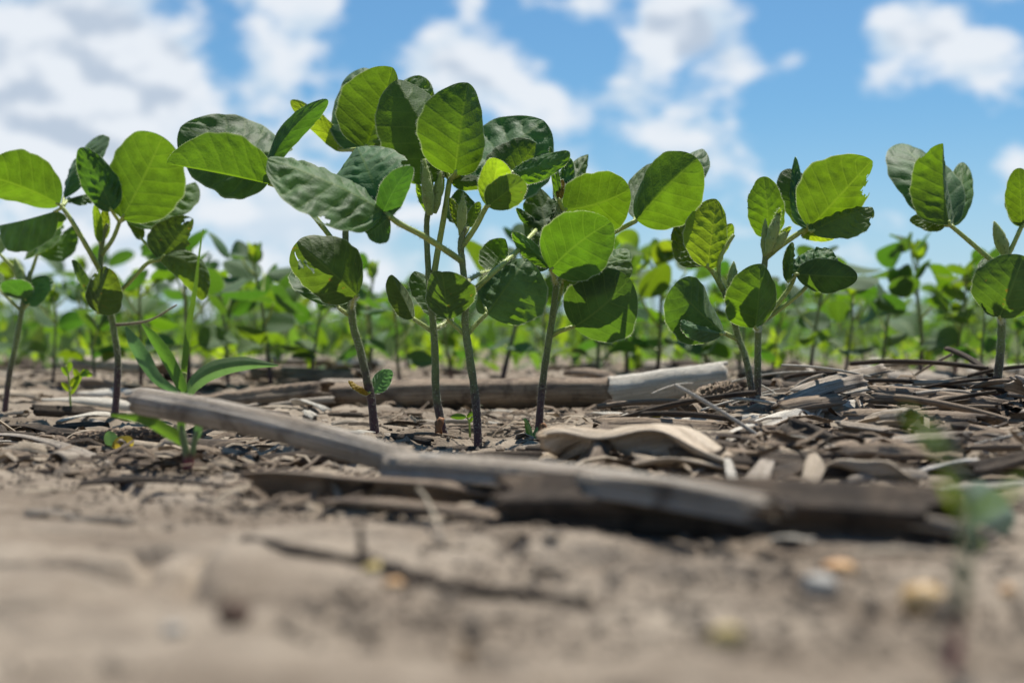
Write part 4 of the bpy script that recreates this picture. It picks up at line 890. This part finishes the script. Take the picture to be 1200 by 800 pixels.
# ------------------------------------------------------------------ blurred rows behind
LIB = {}
for i in range(8):
    for mt in ('leaf', 'leaf_dark', 'leaf_young', 'leaf_old'):
        LIB[(i, mt)] = leaf_mesh('leaflet', 1.0, [.40, .44, .36, .48, .42, .33, .45, .38][i], [-8, -25, 12, -40, 5, -15, 20, -30][i], [-12, -20, 15, -30, 8, -35, 10, -5][i], True, [.05, .1, -.06, .02, .12, -.1, .04, .08][i],
                                 mt, 300+i, 10, 4, [.1, -.3, .2, 0, .4, .1, -.2, .3][i], 0, 0, .8, None, False)
def plant_parts(seed, H):
    """list of ('stem'|'stalk', mesh-geo) and leaflets with matrices for one background plant of height H"""
    r_ = random.Random(seed); V3 = Vector; lean = V3((r_.gauss(0, .10), r_.gauss(0, .08), 1)); pts = [V3((0, 0, -.004)), lean*H*.3+V3((r_.gauss(0, .003), 0, 0)), lean*H*.6, lean*H*.82+V3((r_.gauss(0, .004), 0, 0))]
    g = Geo(); g.tube(pts, [.0022, .0019, .0016, .0010], 6, 0, 0, 1, 3); stem = g; stalks = []
    az = r_.uniform(0, 6.28)
    def leafm(base, out, L, tipup, roll):
        X = V3((out.x, out.y, tipup)).normalized(); S = V3((0, 0, 1)).cross(X).normalized(); Z = X.cross(S); M = Matrix(((X.x, S.x, Z.x), (X.y, S.y, Z.y), (X.z, S.z, Z.z))) @ Matrix.Rotation(roll, 3, 'X')
        M = (M*L).to_4x4(); M.translation = base; return M
    def dirv(a): return V3((math.cos(a), math.sin(a), 0))
    p = pts[0].lerp(pts[1], .85)
    for k in (0, 1):
        a = az+k*3.14+r_.gauss(0, .3); o = dirv(a); e = p+o*.010+V3((0, 0, .004)); gg = Geo(); gg.tube([p, e], [.0009, .0008], 5, 0, 0, 1, 2)
        stalks.append((gg, [(r_.randrange(8), r_.choice(['leaf_old', 'leaf', 'leaf_dark']), leafm(e, o, r_.uniform(.028, .038), r_.uniform(-.5, .5), r_.gauss(0, .4)))]))
    for q, f in enumerate((.50, .72, .92, .99)):
        if q == 3 and r_.random() < .5: continue
        a = az+1.57+q*3.14*.8+r_.gauss(0, .4); o = dirv(a); p2 = lean*H*.82*f; ln = r_.uniform(.022, .036)*(1 if q < 2 else .75); e = p2+(o*.65+V3((0, 0, .75)))*ln
        gg = Geo(); gg.tube([p2, p2.lerp(e, .5)+o*.002, e], [.0011, .001, .0008], 5, 0, 0, 1, 3); lv = []; sz = r_.uniform(.029, .039)*(1 if q < 2 else .75)
        mt = r_.choice(['leaf', 'leaf_dark', 'leaf_dark', 'leaf_young' if q >= 2 else 'leaf'])
        for da, sc in ((0, 1.1), (1.35, .95), (-1.35, .95)):
            o2 = dirv(a+da+r_.gauss(0, .2)); b = e+o2*.003+(dirv(a)*.006 if da == 0 else V3((0, 0, 0))); lv.append((r_.randrange(8), mt, leafm(b, o2, sz*sc, r_.uniform(-.3, 1.3), r_.gauss(0, .5))))
        stalks.append((gg, lv))
    top = pts[3]; gg = Geo(); gg.tube([top, top+lean*.008, top+lean*.018], [.0013, .0022, .0003], 6, 0, .4, 1, 3)
    lv = [(r_.randrange(8), 'leaf_young', leafm(top+V3((0, 0, .004)), dirv(az+k*2.1), .018, 2.5, r_.gauss(0, .3))) for k in range(3)]
    stalks.append((gg, lv)); return stem, stalks
def build_parts(seed, H):
    stem, stalks = plant_parts(seed, H); sm = stem.mesh('stem', ['stem']); return sm, [(gg.mesh('leaf_stalk', ['petiole']), lv) for gg, lv in stalks]
def place(bp_, loc, rz, s, label, group):
    sm, stalks = bp_; t = thing('soybean_plant', loc, label, 'soybean plant', group); t.rotation_euler = (0, 0, rz)
    t.matrix_basis = Matrix.Translation(loc) @ Matrix.Rotation(rz, 4, 'Z') @ Matrix.Scale(s, 4)
    obj('stem', sm, t)
    for me, lv in stalks:
        so = obj('leaf_stalk', me, t)
        for i, mt, M in lv: obj('leaflet', LIB[(i, mt)], so, M)
    return t
BPS = [build_parts(900+i, .115) for i in range(7)]
ROW1 = [(62, 318), (165, 300), (222, 262), (268, 300), (318, 264), (428, 288), (585, 262), (700, 300), (768, 262), (830, 322), (948, 286), (1032, 300), (1078, 262), (1118, 296), (1192, 372), (-30, 300), (1250, 300), (112, 330), (362, 318), (470, 322), (530, 330), (640, 318), (735, 280), (865, 318), (905, 335), (990, 318), (1150, 330)]
ROW1_AT = ['between the two leftmost sharp stems', 'just right of the second stem from the left', 'behind the tip of the tall grass blade', 'just right of the tall grass blade', 'in the clear gap left of the tallest plant',
           'right beside the stem of the tallest plant', 'between the middle stems, below the yellow green leaflet', 'right of the rightmost middle stem', 'in the gap left of the bright folded leaf', 'under the bright folded leaf', 'just right of the purple stem',
           'with a pointed bud, left of the right gap', 'tallest in the gap left of the rightmost sharp plant', 'close left of the rightmost sharp stem', 'low at the right edge', 'cut by the left edge', 'cut by the right edge', 'behind the tiny pale seedling', 'left of the eaten low leaf of the tallest plant', 'between the first and second stems of the middle cluster', 'between the second and third stems of the middle cluster', 'close left of the rightmost middle stem',
           'with dark leaf high in the gap right of the middle cluster', 'below the twin purple stems', 'right behind the straight purple stem', 'below the dark leaf of the chewed plant', 'behind the rightmost sharp stem']
for i, (px, ty) in enumerate(ROW1):
    d = .96+rnd.uniform(-.05, .06); p = at(px, 440, d); p.z = float(gz(p.x, p.y)); H = CAMZ+(400-ty)/FPX*d-p.z
    place(BPS[i % 7], p, rnd.uniform(0, 6.28), H/.128, 'blurred soybean plant '+ROW1_AT[i], 'soybean plants of the nearest blurred row')
def row(d, step, label, group, parts, merged=None):
    half = d*.40+.1; x = -half; n = 0
    while x < half:
        x += step*rnd.uniform(.5, 1.5); xx, yy = x, d+rnd.gauss(0, .02)
        if rnd.random() < .10: continue
        loc = Vector((xx, yy, float(gz(xx, yy)))); s = rnd.uniform(.62, 1.06)*(1.06 if d < 1.5 else .9); rz = rnd.uniform(0, 6.28)
        if parts: place(BPS[rnd.randrange(7)], loc, rz, s, label, group)
        else: obj('soybean_plant', rnd.choice(merged), None, Matrix.Translation(loc) @ Matrix.Rotation(rz, 4, 'Z') @ Matrix.Scale(s, 4), label, 'soybean plant', group)
        n += 1
    return n
def merged_mesh(seed, H, mats=('leaf', 'leaf_dark', 'leaf_young', 'leaf_old', 'stem', 'petiole'), low=False):
    stem, stalks = plant_parts(seed, H); g = Geo(); g.add(stem.V, stem.F, 4, stem.U, stem.A)
    for gg, lv in stalks:
        if not low: g.add(gg.V, gg.F, 5, gg.U, gg.A)
        for i, mt, M in lv:
            me = LIB[(i, mt)]; co = np.zeros(len(me.vertices)*3); me.vertices.foreach_get('co', co); Mn = np.array(M); co = co.reshape(-1, 3) @ Mn[:3, :3].T + Mn[:3, 3]
            uv = np.zeros((len(me.vertices), 2)); 
            for pl in me.polygons:
                for li, vi in zip(pl.loop_indices, pl.vertices): uv[vi] = me.uv_layers[0].data[li].uv
            g.add(co, [tuple(p.vertices) for p in me.polygons], mats.index(mt), uv)
    return g, list(mats)
n1 = row(1.34, .070, 'blurred soybean plant in the second row behind the sharp plants', 'soybean plants of the second blurred row', True)
n2 = row(1.72, .062, 'blurred soybean plant in the third row behind the sharp plants', 'soybean plants of the third blurred row', True)
MG = []
for i in range(7):
    g, ms = merged_mesh(900+i, .115); MG.append(g.mesh('soybean_plant', ms))
tot = len(ROW1)+n1+n2; d = 2.1; words = ['fourth', 'fifth', 'sixth', 'seventh', 'eighth', 'ninth', 'tenth']; k = 0
while tot < 285:
    tot += row(d, .055, 'far blurred soybean plant in the %s row behind the sharp plants' % words[k], 'soybean plants of the %s blurred row' % words[k], False, MG); d += .38; k += 1
def far_field(d0):
    """the rest of the field, a mass of leaves"""
    r_ = np.random.default_rng(3); vs = []; fs = []; mi = []; base = []
    lib = [[(LIB[(i, mt)]) for i in (0, 3, 5)] for mt in ('leaf', 'leaf_dark', 'leaf_young')]
    quad = np.array([(0, 0, 0), (.35, .42, .06), (1, 0, .02), (.35, -.42, .06), (.75, .30, .05), (.75, -.30, .05)]); qf = [(0, 3, 5, 2), (0, 2, 4, 1)]
    V = []; F = []; M = []; d = d0
    while d < 60:
        half = d*.45+.3; cnt = int(min(2600, half*2/.05*9)); xs = r_.uniform(-half, half, cnt); ys = d+r_.normal(0, .05, cnt)*(1+d*.02); zs = .012+r_.uniform(.005, .102, cnt)
        sz = r_.uniform(.028, .042, cnt)*(1+max(0, d-8)*.06)
        for i in range(cnt):
            a, b, c = r_.uniform(0, 6.28), r_.uniform(-.6, .9), r_.uniform(-.8, .8)
            R = np.array(Matrix.Rotation(a, 3, 'Z') @ Matrix.Rotation(-b, 3, 'Y') @ Matrix.Rotation(c, 3, 'X')); o = len(V)
            V.extend((quad*sz[i]) @ R.T + (xs[i], ys[i], zs[i])); F += [tuple(o+q for q in f) for f in qf]; M += [int(r_.choice((0, 1, 1, 2)))]*2
        d *= 1.0 if False else 1+.38/max(d, 2) if d < 9 else 1.09
    g = Geo(); g.V = [tuple(v) for v in V]; g.F = F; g.M = M; g.U = [(0.5, .8)]*len(V); g.A = [1.0]*len(V)
    obj('far_bean_field', g.mesh('far_bean_field', ['leaf', 'leaf_dark', 'leaf_young']), None, None, 'distant rows of bean plants merging into a green band at the horizon', None, None, 'stuff')
far_field(d)
def ground_cover():
    r_ = np.random.default_rng(8); V = []; F = []; M = []; quad = np.array([(0, 0, 0), (.4, .16, .03), (1, 0, 0), (.4, -.16, .03)])
    n_ = 5200; y = np.exp(r_.uniform(math.log(1.15), math.log(5), n_)); x = r_.uniform(-.45, .45, n_)*y; keep = vnoise(x*3, y*3, 12) > .30; x, y = x[keep], y[keep]; z = gz(x, y)
    for i in range(len(x)):
        R = np.array(Matrix.Rotation(r_.uniform(0, 6.28), 3, 'Z') @ Matrix.Rotation(-r_.uniform(.2, 1.4), 3, 'Y')); o = len(V); V.extend((quad*r_.uniform(.012, .040)) @ R.T + (x[i], y[i], z[i]+r_.uniform(0, .02))); F.append((o, o+3, o+2, o+1)); M.append(int(r_.integers(0, 3)))
    g = Geo(); g.V = [tuple(v) for v in V]; g.F = F; g.M = M; g.U = [(.5, .8)]*len(V); g.A = [1.0]*len(V)
    obj('low_weeds', g.mesh('low_weeds', ['grass_blade', 'leaf', 'leaf_young']), None, None, 'low blurred weeds and seedlings covering the soil between the far rows', None, None, 'stuff')
ground_cover()
